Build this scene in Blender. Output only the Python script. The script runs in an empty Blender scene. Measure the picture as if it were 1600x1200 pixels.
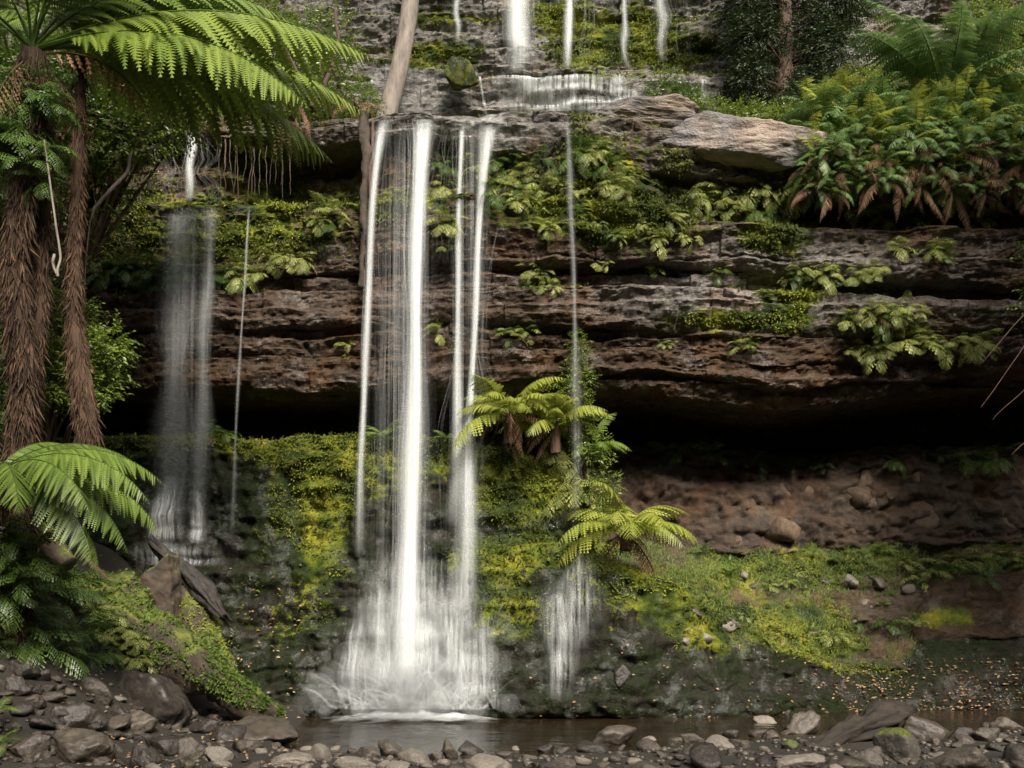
import bpy, math, random
import numpy as np
from mathutils import Vector, Matrix
from mathutils.bvhtree import BVHTree

R = math.radians
SC = bpy.context.scene
COL = SC.collection
rng = np.random.default_rng(7)
random.seed(7)

# ------------------------------------------------------------------ camera, sky, sun, exposure
CAM_Z, HORIZON, FPX = 2.2, 939.0, 1600.0
cam = bpy.data.cameras.new('camera')
cam.sensor_width = 36.0
cam.lens = 36.0
cam.shift_y = (HORIZON - 600.0) / 1600.0
cam.clip_start, cam.clip_end = 0.1, 3000.0
camo = bpy.data.objects.new('camera', cam)
COL.objects.link(camo)
camo.location = (0, 0, CAM_Z)
camo.rotation_euler = (R(90), 0, 0)
SC.camera = camo

SUN_EL, SUN_AZ = R(40), R(162)           # azimuth clockwise from +Y: the light comes over the camera's shoulder
w = bpy.data.worlds.new('World')
SC.world = w
w.use_nodes = True
nt = w.node_tree
bg = nt.nodes['Background']
sky = nt.nodes.new('ShaderNodeTexSky')
sky.sky_type = 'NISHITA'
sky.sun_disc = False
sky.sun_elevation, sky.sun_rotation = SUN_EL, SUN_AZ
sky.dust_density = 3.0
sky.ozone_density = 0.6
hs = nt.nodes.new('ShaderNodeHueSaturation')
hs.inputs['Saturation'].default_value = 0.12          # even overcast
nt.links.new(sky.outputs[0], hs.inputs['Color'])
nt.links.new(hs.outputs[0], bg.inputs['Color'])
bg.inputs['Strength'].default_value = 0.09
sl = bpy.data.lights.new('sun', 'SUN')
sl.energy = 2.6
sl.angle = R(14)
sl.color = (1.0, 0.92, 0.80)
so = bpy.data.objects.new('sun', sl)
COL.objects.link(so)
sd = Vector((math.sin(SUN_AZ) * math.cos(SUN_EL), math.cos(SUN_AZ) * math.cos(SUN_EL), math.sin(SUN_EL)))
so.rotation_euler = sd.to_track_quat('Z', 'Y').to_euler()
so.location = (0, -10, 60)
SC.view_settings.view_transform = 'Standard'
SC.view_settings.look = 'None'
SC.view_settings.exposure = 1.58
SC.view_settings.gamma = 1.0
SC.render.engine = 'CYCLES'
SC.cycles.use_denoising = True
SC.cycles.max_bounces = 6
SC.cycles.diffuse_bounces = 3
SC.cycles.glossy_bounces = 2
SC.cycles.transmission_bounces = 3
SC.cycles.transparent_max_bounces = 40
SC.cycles.sample_clamp_indirect = 4.0


# ------------------------------------------------------------------ helpers
def P(px, py, Y):
    return Vector(((px - 800.0) / FPX * Y, Y, CAM_Z + (HORIZON - py) / FPX * Y))


def to_px(V):
    return 800 + V[:, 0] / V[:, 1] * FPX, HORIZON - (V[:, 2] - CAM_Z) / V[:, 1] * FPX


def _h(ix, iy, iz, seed):
    h = (ix * 374761393 + iy * 668265263 + iz * 2147483647 + seed * 974634777) & 0xFFFFFFFF
    h = ((h ^ (h >> 13)) * 1274126177) & 0xFFFFFFFF
    h = h ^ (h >> 16)
    return (h & 0xFFFF) / 32767.5 - 1.0


def vnoise(x, y, z, seed=0):
    x, y, z = np.broadcast_arrays(np.asarray(x, float), np.asarray(y, float), np.asarray(z, float))
    fx, fy, fz = np.floor(x), np.floor(y), np.floor(z)
    ix, iy, iz = fx.astype(np.int64), fy.astype(np.int64), fz.astype(np.int64)
    u, v, q = x - fx, y - fy, z - fz
    u = u * u * (3 - 2 * u); v = v * v * (3 - 2 * v); q = q * q * (3 - 2 * q)
    o = 0
    for a in (0, 1):
        for b in (0, 1):
            for c in (0, 1):
                o = o + _h(ix + a, iy + b, iz + c, seed) * (u if a else 1 - u) * (v if b else 1 - v) * (q if c else 1 - q)
    return o


def fbm(x, y, z, seed=0, oct=4, gain=0.5):
    o, a = 0, 1.0
    for i in range(oct):
        o = o + a * vnoise(x * 2 ** i, y * 2 ** i, z * 2 ** i, seed + i * 17)
        a *= gain
    return o


def sstep(a, b, x):
    t = np.clip((x - a) / (b - a), 0, 1)
    return t * t * (3 - 2 * t)


def mesh_np(name, V, quads=None, tris=None, attrs=None, smooth=True):
    me = bpy.data.meshes.new(name)
    V = np.asarray(V, np.float32)
    me.vertices.add(len(V))
    me.vertices.foreach_set('co', V.ravel())
    loops, starts, n = [], [], 0
    if quads is not None and len(quads):
        q = np.asarray(quads, np.int32)
        loops.append(q.ravel()); starts.append(np.arange(len(q)) * 4); n = q.size
    if tris is not None and len(tris):
        t = np.asarray(tris, np.int32)
        loops.append(t.ravel()); starts.append(n + np.arange(len(t)) * 3)
    loops = np.concatenate(loops); starts = np.concatenate(starts).astype(np.int32)
    me.loops.add(len(loops)); me.loops.foreach_set('vertex_index', loops)
    me.polygons.add(len(starts)); me.polygons.foreach_set('loop_start', starts)
    me.polygons.foreach_set('use_smooth', np.full(len(starts), smooth))
    for k, a in (attrs or {}).items():
        at = me.attributes.new(k, 'FLOAT', 'POINT')
        at.data.foreach_set('value', np.asarray(a, np.float32))
    me.update()
    me.validate()
    return me


class MB:
    """collects pieces of one mesh"""
    def __init__(s):
        s.V, s.Q, s.T, s.t, s.n = [], [], [], [], 0

    def add(s, V, quads=None, tris=None, tint=0.5):
        V = np.asarray(V, float)
        if quads is not None and len(quads): s.Q.append(np.asarray(quads) + s.n)
        if tris is not None and len(tris): s.T.append(np.asarray(tris) + s.n)
        s.V.append(V); s.t.append(np.broadcast_to(np.asarray(tint, float), (len(V),)))
        s.n += len(V)

    def tube(s, pts, rad, sides=5, tint=0.5, cap=True):
        V, Q, T = tube(pts, rad, sides, cap)
        s.add(V, Q, T, tint)

    def mesh(s, name, smooth=True):
        return mesh_np(name, np.concatenate(s.V), np.concatenate(s.Q) if s.Q else None,
                       np.concatenate(s.T) if s.T else None, {'tint': np.concatenate(s.t)}, smooth)


def tube(pts, rad, sides=5, cap=True):
    pts = np.asarray([tuple(p) for p in pts], float)
    n = len(pts)
    rad = np.broadcast_to(np.asarray(rad, float), (n,))
    tg = np.gradient(pts, axis=0)
    tg /= np.linalg.norm(tg, axis=1)[:, None] + 1e-9
    ref = np.where(np.abs(tg[:, 2:3]) > 0.9, np.array([[1., 0, 0]]), np.array([[0, 0, 1.]]))
    if np.abs(tg[:, 2]).mean() > 0.6: ref = np.broadcast_to(np.array([[1., 0, 0]]), tg.shape)
    a = np.cross(tg, ref); a /= np.linalg.norm(a, axis=1)[:, None] + 1e-9
    b = np.cross(tg, a)
    th = np.arange(sides) * 2 * math.pi / sides
    V = (pts[:, None] + rad[:, None, None] * (np.cos(th)[None, :, None] * a[:, None] + np.sin(th)[None, :, None] * b[:, None])).reshape(-1, 3)
    i = np.arange(n - 1)[:, None] * sides; j = np.arange(sides)[None]; k = (j + 1) % sides
    Q = np.stack([i + j, i + k, i + sides + k, i + sides + j], -1).reshape(-1, 4)
    T = None
    if cap:
        V = np.vstack([V, pts[:1], pts[-1:]])
        c0, c1 = n * sides, n * sides + 1
        jj = np.arange(sides); kk = (jj + 1) % sides; e = (n - 1) * sides
        T = np.vstack([np.stack([np.full(sides, c0), kk, jj], -1), np.stack([np.full(sides, c1), e + jj, e + kk], -1)])
    return V, Q, T


def obj(name, me, mat=None, parent=None, loc=None, rot=None, scale=None):
    o = bpy.data.objects.new(name, me)
    COL.objects.link(o)
    if mat is not None and me is not None and not me.materials: me.materials.append(mat)
    if parent is not None: o.parent = parent
    if loc is not None: o.location = loc
    if rot is not None: o.rotation_euler = rot
    if scale is not None: o.scale = (scale,) * 3 if np.isscalar(scale) else scale
    return o


def empty(name, loc=(0, 0, 0)):
    o = bpy.data.objects.new(name, None)
    COL.objects.link(o); o.location = loc; o.empty_display_size = 0.1
    return o


def tag(o, label=None, cat=None, group=None, kind=None):
    if label: o['label'] = label
    if cat: o['category'] = cat
    if group: o['group'] = group
    if kind: o['kind'] = kind
    return o


# ------------------------------------------------------------------ materials
class NT:
    def __init__(s, name):
        s.m = bpy.data.materials.new(name); s.m.use_nodes = True
        s.t = s.m.node_tree; s.t.nodes.clear()
        s.out = s.n('OutputMaterial')

    def n(s, typ, **kw):
        nd = s.t.nodes.new('ShaderNode' + typ)
        for k, v in kw.items():
            if k in nd.inputs: s.set(nd.inputs[k], v)
            else: setattr(nd, k, v)
        return nd

    def set(s, inp, v):
        if isinstance(v, bpy.types.NodeSocket): s.t.links.new(v, inp)
        else: inp.default_value = v

    def noise(s, scale, detail=5, rough=0.6, vec=None, dist=0.0):
        nd = s.n('TexNoise'); nd.inputs['Scale'].default_value = scale
        nd.inputs['Detail'].default_value = detail; nd.inputs['Roughness'].default_value = rough
        nd.inputs['Distortion'].default_value = dist
        if vec is not None: s.t.links.new(vec, nd.inputs['Vector'])
        return nd.outputs['Fac']

    def ramp(s, fac, stops):
        nd = s.n('ValToRGB'); s.t.links.new(fac, nd.inputs['Fac'])
        e = nd.color_ramp.elements
        while len(e) < len(stops): e.new(0.5)
        for el, (p, c) in zip(e, stops):
            el.position = p
            el.color = (*c, 1) if not np.isscalar(c) else (c, c, c, 1)
        return nd.outputs['Color']

    def mix(s, fac, a, b, mode='MIX'):
        nd = s.n('MixRGB', blend_type=mode)
        s.set(nd.inputs[0], fac); s.set(nd.inputs[1], a if isinstance(a, bpy.types.NodeSocket) else (*a, 1)); s.set(nd.inputs[2], b if isinstance(b, bpy.types.NodeSocket) else (*b, 1))
        return nd.outputs[0]

    def math(s, op, a, b=0.0, clamp=False):
        nd = s.n('Math', operation=op); nd.use_clamp = clamp
        s.set(nd.inputs[0], a); s.set(nd.inputs[1], b)
        return nd.outputs[0]

    def attr(s, name):
        nd = s.n('Attribute'); nd.attribute_name = name
        return nd.outputs['Fac']

    def coord(s, scale=(1, 1, 1), obj=True):
        tc = s.n('TexCoord'); mp = s.n('Mapping'); mp.inputs['Scale'].default_value = scale
        s.t.links.new(tc.outputs['Object'], mp.inputs['Vector'])
        return mp.outputs[0]

    def bump(s, h, strength, dist, normal=None):
        b = s.n('Bump'); b.inputs['Strength'].default_value = strength; b.inputs['Distance'].default_value = dist
        s.t.links.new(h, b.inputs['Height'])
        if normal is not None: s.t.links.new(normal, b.inputs['Normal'])
        return b.outputs[0]

    def finish(s, surf):
        s.t.links.new(surf, s.out.inputs['Surface'])
        return s.m


def rock_mat(name, brown, grey, bed=1.0, r0=0.22, r1=0.6, wet=0.0, fine=.9):
    t = NT(name)
    c1 = t.coord((0.7, 0.7, 2.6 * bed)); c2 = t.coord()
    n1 = t.noise(1.6, 5, 0.65, c1, 0.6); n2 = t.noise(9, 5, 0.7, c2); n3 = t.noise(0.8, 2, 0.6, c2)
    b = t.mix(t.ramp(n1, [(0.33, 0.0), (0.66, 1.0)]), tuple(x * 0.42 for x in brown), brown)
    g = t.mix(t.ramp(n1, [(0.35, 0.0), (0.62, 1.0)]), tuple(x * 0.4 for x in grey), grey)
    base = t.mix(t.attr('tone'), b, g)
    base = t.mix(t.ramp(n2, [(0.35, 0.0), (0.7, 1.0)]), t.mix(0.75, base, (0.025, 0.02, 0.017)), base)
    base = t.mix(t.math('MULTIPLY', t.ramp(n3, [(0.52, 0.0), (0.68, 1.0)]), 0.45), base, (brown[0] * 1.15, brown[1] * .85, brown[2] * .6))
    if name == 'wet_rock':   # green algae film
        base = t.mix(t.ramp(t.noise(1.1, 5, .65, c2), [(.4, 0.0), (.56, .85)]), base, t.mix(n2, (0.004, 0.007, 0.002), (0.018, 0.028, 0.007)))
    # moss
    mn = t.noise(5.5, 3, 0.7, c2); mf = t.noise(38, 2, 0.7, c2)
    a = t.attr('moss')
    s = t.math('ADD', a, t.math('MULTIPLY', t.math('SUBTRACT', mn, 0.5), 1.5))
    s = t.math('ADD', s, t.math('MULTIPLY', t.math('SUBTRACT', mf, 0.5), 0.6))
    mask = t.ramp(s, [(0.44, 0.0), (0.62, 1.0)])
    mc = t.ramp(t.noise(1.3, 4, 0.62, c2), [(0.3, (0.014, 0.022, 0.006)), (0.45, (0.04, 0.06, 0.01)), (0.57, (0.16, 0.18, 0.018)), (0.69, (0.32, 0.29, 0.028))])
    mc = t.mix(t.ramp(mf, [(0.3, 0.0), (0.7, 1.0)]), t.mix(0.6, mc, (0.012, 0.016, 0.006)), mc)
    colr = t.mix(mask, base, mc)
    rr = t.ramp(t.noise(3.2, 2, 0.6, c2), [(0.35, r0), (0.65, r1)])
    rough = t.mix(mask, rr, (0.95, 0.95, 0.95))
    h = t.math('ADD', t.math('MULTIPLY', n1, 0.6), t.math('MULTIPLY', n2, 0.4))
    nrm = t.bump(h, 0.9, 0.13)
    nrm = t.bump(t.noise(7, 4, .7, t.coord((.8, .8, 4.5))), fine * .75, .05, nrm)
    nrm = t.bump(mf, fine, 0.035, nrm)
    p = t.n('BsdfPrincipled')
    t.set(p.inputs['Base Color'], colr); t.set(p.inputs['Roughness'], rough); t.set(p.inputs['Normal'], nrm)
    if wet:
        pw = t.ramp(t.noise(1.9, 3, .65, c2), [(.52, 0.0), (.6, 1.0)])
        t.set(p.inputs['Specular IOR Level'], t.math('ADD', .12, t.math('MULTIPLY', pw, .4)))
        t.set(p.inputs['Coat Weight'], t.math('MULTIPLY', t.math('MULTIPLY', t.math('SUBTRACT', 1.0, mask), pw), wet)); p.inputs['Coat Roughness'].default_value = .06
        t.set(p.inputs['Coat Normal'], nrm)
    return t.finish(p.outputs[0])


def leaf_mat(name, dark, light, transl=0.3, gloss=0.4, dead=None):
    t = NT(name)
    oi = t.n('ObjectInfo')
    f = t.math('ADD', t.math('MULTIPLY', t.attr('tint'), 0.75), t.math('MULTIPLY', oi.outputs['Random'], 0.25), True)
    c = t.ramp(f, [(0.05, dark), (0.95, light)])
    if dead: c = t.mix(t.ramp(t.attr('tint'), [(0.96, 0.0), (0.985, 1.0)]), c, dead)
    p = t.n('BsdfPrincipled')
    t.set(p.inputs['Base Color'], c); t.set(p.inputs['Roughness'], gloss)
    tr = t.n('BsdfTranslucent'); t.set(tr.inputs['Color'], c)
    m = t.n('MixShader'); m.inputs[0].default_value = transl
    t.t.links.new(p.outputs[0], m.inputs[1]); t.t.links.new(tr.outputs[0], m.inputs[2])
    return t.finish(m.outputs[0])


def plain_mat(name, c0, c1, scale=6, rough=0.8, stretch=(1, 1, 1), bump=0.5, moss=False):
    t = NT(name)
    v = t.coord(stretch)
    n = t.noise(scale, 7, 0.65, v)
    c = t.ramp(n, [(0.3, c0), (0.7, c1)])
    oi = t.n('ObjectInfo')
    c = t.mix(t.math('MULTIPLY', oi.outputs['Random'], 0.55), c, t.mix(0.6, c, tuple(x * 0.4 for x in c0)))
    if moss:
        geo = t.n('NewGeometry'); sx = t.n('SeparateXYZ'); t.t.links.new(geo.outputs['Normal'], sx.inputs[0])
        s = t.math('ADD', t.math('MULTIPLY', sx.outputs[2], 0.45), t.math('MULTIPLY', t.noise(2.6, 6, 0.7, t.coord()), 0.9))
        mk = t.ramp(s, [(0.62, 0.0), (0.76, 1.0)])
        c = t.mix(mk, c, t.ramp(t.noise(11, 5, 0.7, t.coord()), [(0.35, (0.03, 0.045, 0.008)), (0.68, (0.15, 0.16, 0.02))]))
    p = t.n('BsdfPrincipled')
    t.set(p.inputs['Base Color'], c); t.set(p.inputs['Roughness'], rough)
    t.set(p.inputs['Normal'], t.bump(n, bump, 0.04))
    return t.finish(p.outputs[0])


def water_mat(name, dens, streak=0.0, vs=.12, lo=.12, col=(0.93, 0.95, 0.95)):
    """falling white water: aerated strands that let part of the light through"""
    t = NT(name)
    a = t.math('MULTIPLY', t.attr('tint'), dens, True)
    if streak:
        cv = t.n('CombineXYZ')
        t.set(cv.inputs[0], t.math('MULTIPLY', t.attr('fu'), streak)); t.set(cv.inputs[1], t.math('MULTIPLY', t.attr('fv'), vs))
        a = t.math('MULTIPLY', a, t.ramp(t.noise(1.0, 3, 0.65, cv.outputs[0]), [(0.4, lo), (0.64, 1.0)]))
    d = t.n('BsdfDiffuse'); d.inputs['Color'].default_value = (*col, 1)
    tr = t.n('BsdfTranslucent'); tr.inputs['Color'].default_value = (*col, 1)
    m0 = t.n('MixShader'); m0.inputs[0].default_value = 0.45
    t.t.links.new(d.outputs[0], m0.inputs[1]); t.t.links.new(tr.outputs[0], m0.inputs[2])
    tp = t.n('BsdfTransparent')
    m = t.n('MixShader'); t.set(m.inputs[0], a)
    t.t.links.new(tp.outputs[0], m.inputs[1]); t.t.links.new(m0.outputs[0], m.inputs[2])
    return t.finish(m.outputs[0])


def pool_mat():
    t = NT('pool_water')
    v = t.coord((0.5, 1.6, 1))
    p = t.n('BsdfPrincipled')
    t.set(p.inputs['Base Color'], t.ramp(t.noise(0.7, 4, 0.6, t.coord((0.4, 1, 1))), [(0.3, (0.01, 0.007, 0.004)), (0.7, (0.034, 0.022, 0.012))]))
    p.inputs['Roughness'].default_value = 0.09
    p.inputs['IOR'].default_value = 1.33
    t.set(p.inputs['Normal'], t.bump(t.noise(3.0, 3, 0.55, v), 0.35, 0.06))
    return t.finish(p.outputs[0])


M = {
    'cliff': rock_mat('cliff_rock', (0.105, 0.066, 0.037), (0.33, 0.31, 0.28), 1.0, .2, .5, .3, .6),
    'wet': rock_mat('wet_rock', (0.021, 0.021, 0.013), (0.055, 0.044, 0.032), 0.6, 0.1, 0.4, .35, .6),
    'upper': rock_mat('upper_rock', (0.23, 0.205, 0.175), (0.36, 0.34, 0.31), 1.0, 0.2, 0.5, .5),
    'slab': rock_mat('pale_slab_rock', (0.34, 0.31, 0.28), (0.38, 0.35, 0.32), 0.8, 0.5, 0.8),
    'earth': rock_mat('earth_bank', (0.105, 0.062, 0.033), (0.18, 0.13, 0.085), 0.3, 0.7, 0.95),
    'grass_soil': rock_mat('mossy_soil', (0.17, 0.11, 0.06), (0.3, 0.27, 0.2), 0.3, 0.7, 0.95),
    'ground': plain_mat('forest_floor', (0.012, 0.01, 0.007), (0.038, 0.03, 0.019), 1.5, 0.9),
    'stone': plain_mat('river_stone', (0.032, 0.026, 0.02), (0.15, 0.122, 0.095), 5, 0.42, (1, 1, 1), 0.6),
    'stone_dark': plain_mat('dark_river_stone', (0.018, 0.015, 0.013), (0.08, 0.066, 0.055), 4, 0.35, (1, 1, 1), 0.7),
    'stone_pale': plain_mat('pale_river_stone', (0.12, 0.1, 0.078), (0.27, 0.235, 0.19), 7, 0.6, (1, 1, 1), 0.4),
    'mossy_stone': plain_mat('mossy_stone', (0.04, 0.035, 0.03), (0.13, 0.11, 0.09), 4, 0.6, (1, 1, 1), 0.7, True),
    'bank_stone': plain_mat('earthy_stone', (0.05, 0.032, 0.02), (0.17, 0.115, 0.072), 4, 0.85, (1, 1, 1), 0.8),
    'bark': plain_mat('pale_bark', (0.1, 0.08, 0.065), (0.3, 0.25, 0.205), 9, 0.85, (1, 1, 0.25), 0.8),
    'dark_bark': plain_mat('dark_bark', (0.045, 0.028, 0.02), (0.14, 0.08, 0.055), 9, 0.9, (1, 1, 0.25), 0.8),
    'wood': plain_mat('wet_black_wood', (0.008, 0.006, 0.005), (0.035, 0.027, 0.02), 8, 0.7, (1, 1, 1), 0.9, False),
    'mossy_wood': plain_mat('mossy_wood', (0.02, 0.015, 0.01), (0.08, 0.055, 0.035), 6, 0.85, (1, 1, 1), 0.9, True),
    'driftwood': plain_mat('driftwood', (0.006, 0.0045, 0.003), (0.06, 0.042, 0.026), 7, 0.8, (0.25, 1, 1), 1.0),
    'fibre': leaf_mat('fern_fibre', (0.018, 0.01, 0.005), (0.12, 0.066, 0.034), 0.05, 0.9),
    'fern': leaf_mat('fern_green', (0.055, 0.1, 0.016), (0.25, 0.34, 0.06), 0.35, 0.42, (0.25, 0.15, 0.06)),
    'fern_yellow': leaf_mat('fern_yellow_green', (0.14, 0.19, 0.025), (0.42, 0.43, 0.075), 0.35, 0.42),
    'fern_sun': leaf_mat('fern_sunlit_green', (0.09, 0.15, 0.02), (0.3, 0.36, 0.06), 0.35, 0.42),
    'fern_back': leaf_mat('fern_pale', (0.07, 0.13, 0.035), (0.18, 0.27, 0.08), 0.3, 0.45),
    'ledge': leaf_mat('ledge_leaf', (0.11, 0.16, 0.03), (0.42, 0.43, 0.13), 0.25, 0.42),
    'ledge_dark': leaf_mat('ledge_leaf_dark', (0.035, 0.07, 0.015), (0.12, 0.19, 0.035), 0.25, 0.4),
    'shrub': leaf_mat('shrub_leaf', (0.025, 0.06, 0.012), (0.13, 0.2, 0.035), 0.3, 0.3),
    'shrub_bright': leaf_mat('bright_shrub_leaf', (0.05, 0.1, 0.015), (0.24, 0.3, 0.05), 0.35, 0.35),
    'conifer': leaf_mat('conifer_leaf', (0.015, 0.03, 0.01), (0.06, 0.085, 0.025), 0.15, 0.6),
    'dead': leaf_mat('dead_frond', (0.04, 0.018, 0.009), (0.34, 0.19, 0.1), 0.2, 0.85),
    'moss': leaf_mat('moss_tuft', (0.035, 0.055, 0.008), (0.28, 0.31, 0.035), 0.3, 0.9),
    'moss_green': leaf_mat('moss_leaflet', (0.035, 0.07, 0.01), (0.15, 0.22, 0.03), 0.3, 0.6),
    'grass': leaf_mat('grass_blade', (0.08, 0.13, 0.025), (0.27, 0.38, 0.09), 0.3, 0.6),
    'litter': leaf_mat('fallen_leaf', (0.14, 0.06, 0.025), (0.5, 0.33, 0.18), 0.15, 0.6),
    'water': water_mat('falling_water', 0.5, 11, .09, .34),
    'rill': water_mat('rilling_water', 0.5, 13, .9, .0),
    'veil': water_mat('water_veil', 0.55, 22, .08, .0),
    'foam': water_mat('white_foam', 0.9),
    'mist': water_mat('spray', 0.12),
    'pool': pool_mat(),
}

# ------------------------------------------------------------------ ground: one sheet, gorge floor and unseen slopes shaped to block low sky light
SX = np.array([-40, -3.95, -3.85, -3.3, -1.0, 2.1, 5.2, 9.5, 40.])
SY = np.array([22.0, 22.0, 18.6, 15.0, 13.9, 15.2, 16.7, 17.4, 17.6])


def ground_z(X, Y):
    sh = np.interp(X, SX, SY)
    z = np.clip((sh - Y) * 0.14, -0.7, 0.22)
    z = z + 3.2 * sstep(-4.8, -8.6, X) * sstep(11.8, 14.8, Y)
    z = z + 0.035 * fbm(X * 1.3, Y * 1.3, 0.0, 5, 3)
    d = np.sqrt(np.maximum(np.abs(X) - 13, 0) ** 2 + np.maximum(-5 - Y, 0) ** 2)
    shade_hill = 34 * sstep(0, 27, d)  # steep unseen rise, added to keep low sky light out of the gorge
    back = 24 * sstep(27.5, 31, Y)
    far = np.sqrt(X ** 2 + Y ** 2)
    h = np.maximum(shade_hill, back)
    return z + h * (1 + 0.12 * fbm(X * 0.15, Y * 0.15, 1.0, 9, 3)) + sstep(60, 300, far) * 12 * vnoise(X / 80, Y / 80, 0, 3)


def axis(lo, hi, step, ext, n):
    core = np.arange(lo, hi + step, step)
    g = np.geomspace(step * 2, ext, n)
    return np.concatenate([(lo - g)[::-1], core, hi + g])


gx, gy = axis(-14, 14, 0.13, 700, 45), axis(9, 28, 0.13, 700, 50)
GX, GY = np.meshgrid(gx, gy)
GV = np.stack([GX, GY, ground_z(GX, GY)], -1).reshape(-1, 3)


def grid_quads(nr, nc):
    i = np.arange(nr - 1)[:, None] * nc + np.arange(nc - 1)[None]
    return np.stack([i, i + 1, i + nc + 1, i + nc], -1).reshape(-1, 4)


GQ = grid_quads(len(gy), len(gx))
ground = tag(obj('ground', mesh_np('ground', GV, GQ), M['ground']), 'dark stony gorge floor with unseen slopes added to block low sky light', kind='structure')
TERR = [(GV, GQ)]

# pool
pv = np.array([[-13, 13, 0], [14, 13, 0], [14, 27, 0], [-13, 27, 0]], float)
wx, wy = np.linspace(-9, 14, 150), np.linspace(13.2, 25, 110)
WX, WY = np.meshgrid(wx, wy)
WZ = 0.012 * fbm(WX * 1.4, WY * 2.2, 0, 31, 3)
tag(obj('pool_water', mesh_np('pool_water', np.stack([WX, WY, WZ], -1).reshape(-1, 3), grid_quads(110, 150)), M['pool']),
    'brown pool below the waterfall', kind='structure')

# ------------------------------------------------------------------ rock: moss and tone in world terms
# patches given as picture position on the cliff, radius, weight; evaluated on the vertices once
MOSS = [(640, 320, 130, 22, .5), (990, 345, 110, 45, .75), (830, 330, 90, 40, .45), (930, 250, 70, 60, .5), (1060, 240, 60, 45, .35),
        (1215, 370, 50, 22, 1.3), (1110, 500, 90, 24, .75), (1225, 495, 50, 30, .85), (1240, 460, 60, 14, .7), (1390, 520, 90, 14, .6), (840, 440, 40, 30, .6), (1400, 500, 120, 20, .4),
        (420, 370, 160, 45, .45), (250, 370, 130, 60, .45), (420, 250, 50, 80, .5),
        (490, 750, 62, 80, .85), (505, 850, 40, 90, .5), (430, 800, 40, 60, .25), (680, 700, 120, 30, .95), (610, 730, 60, 60, .6),
        (830, 760, 70, 60, .9), (780, 740, 60, 60, .6), (820, 860, 90, 25, .8), (930, 860, 40, 14, 1.), (800, 970, 70, 60, .42), (440, 950, 110, 90, .28),
        (760, 900, 60, 60, .5), (960, 920, 90, 50, .35), (1050, 950, 60, 60, .5), (1120, 1000, 60, 40, .35),
        (1230, 970, 110, 30, .9), (1180, 890, 110, 40, .75), (1340, 880, 110, 40, .6), (1480, 965, 55, 18, 1.), (1300, 1010, 60, 22, .85), (1100, 960, 40, 22, .8), (1370, 1045, 70, 12, .7),
        (650, 88, 40, 20, .6), (725, 105, 26, 28, .7), (860, 20, 60, 30, .6), (910, 70, 60, 50, .6), (1010, 50, 70, 60, .6), (1080, 75, 60, 30, .5), (680, 30, 60, 30, .4), (990, 85, 90, 14, .6), (700, 80, 40, 14, .6)]
TONE = [(1130, 470, 160, 40, .9), (1350, 440, 200, 60, .5), (1050, 330, 60, 20, .9), (1200, 400, 160, 50, .6), (760, 200, 120, 40, .7), (700, 440, 140, 30, .25), (450, 470, 150, 60, .15), (640, 150, 120, 40, .8), (1180, 800, 60, 40, .7), (1320, 775, 40, 40, .8), (1450, 790, 60, 30, .5)]


def blobs(px, py, lst):
    o = np.zeros_like(px)
    for cx, cy, rx, ry, s in lst:
        o += s * np.exp(-(((px - cx) / rx) ** 2 + ((py - cy) / ry) ** 2))
    return o


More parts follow.
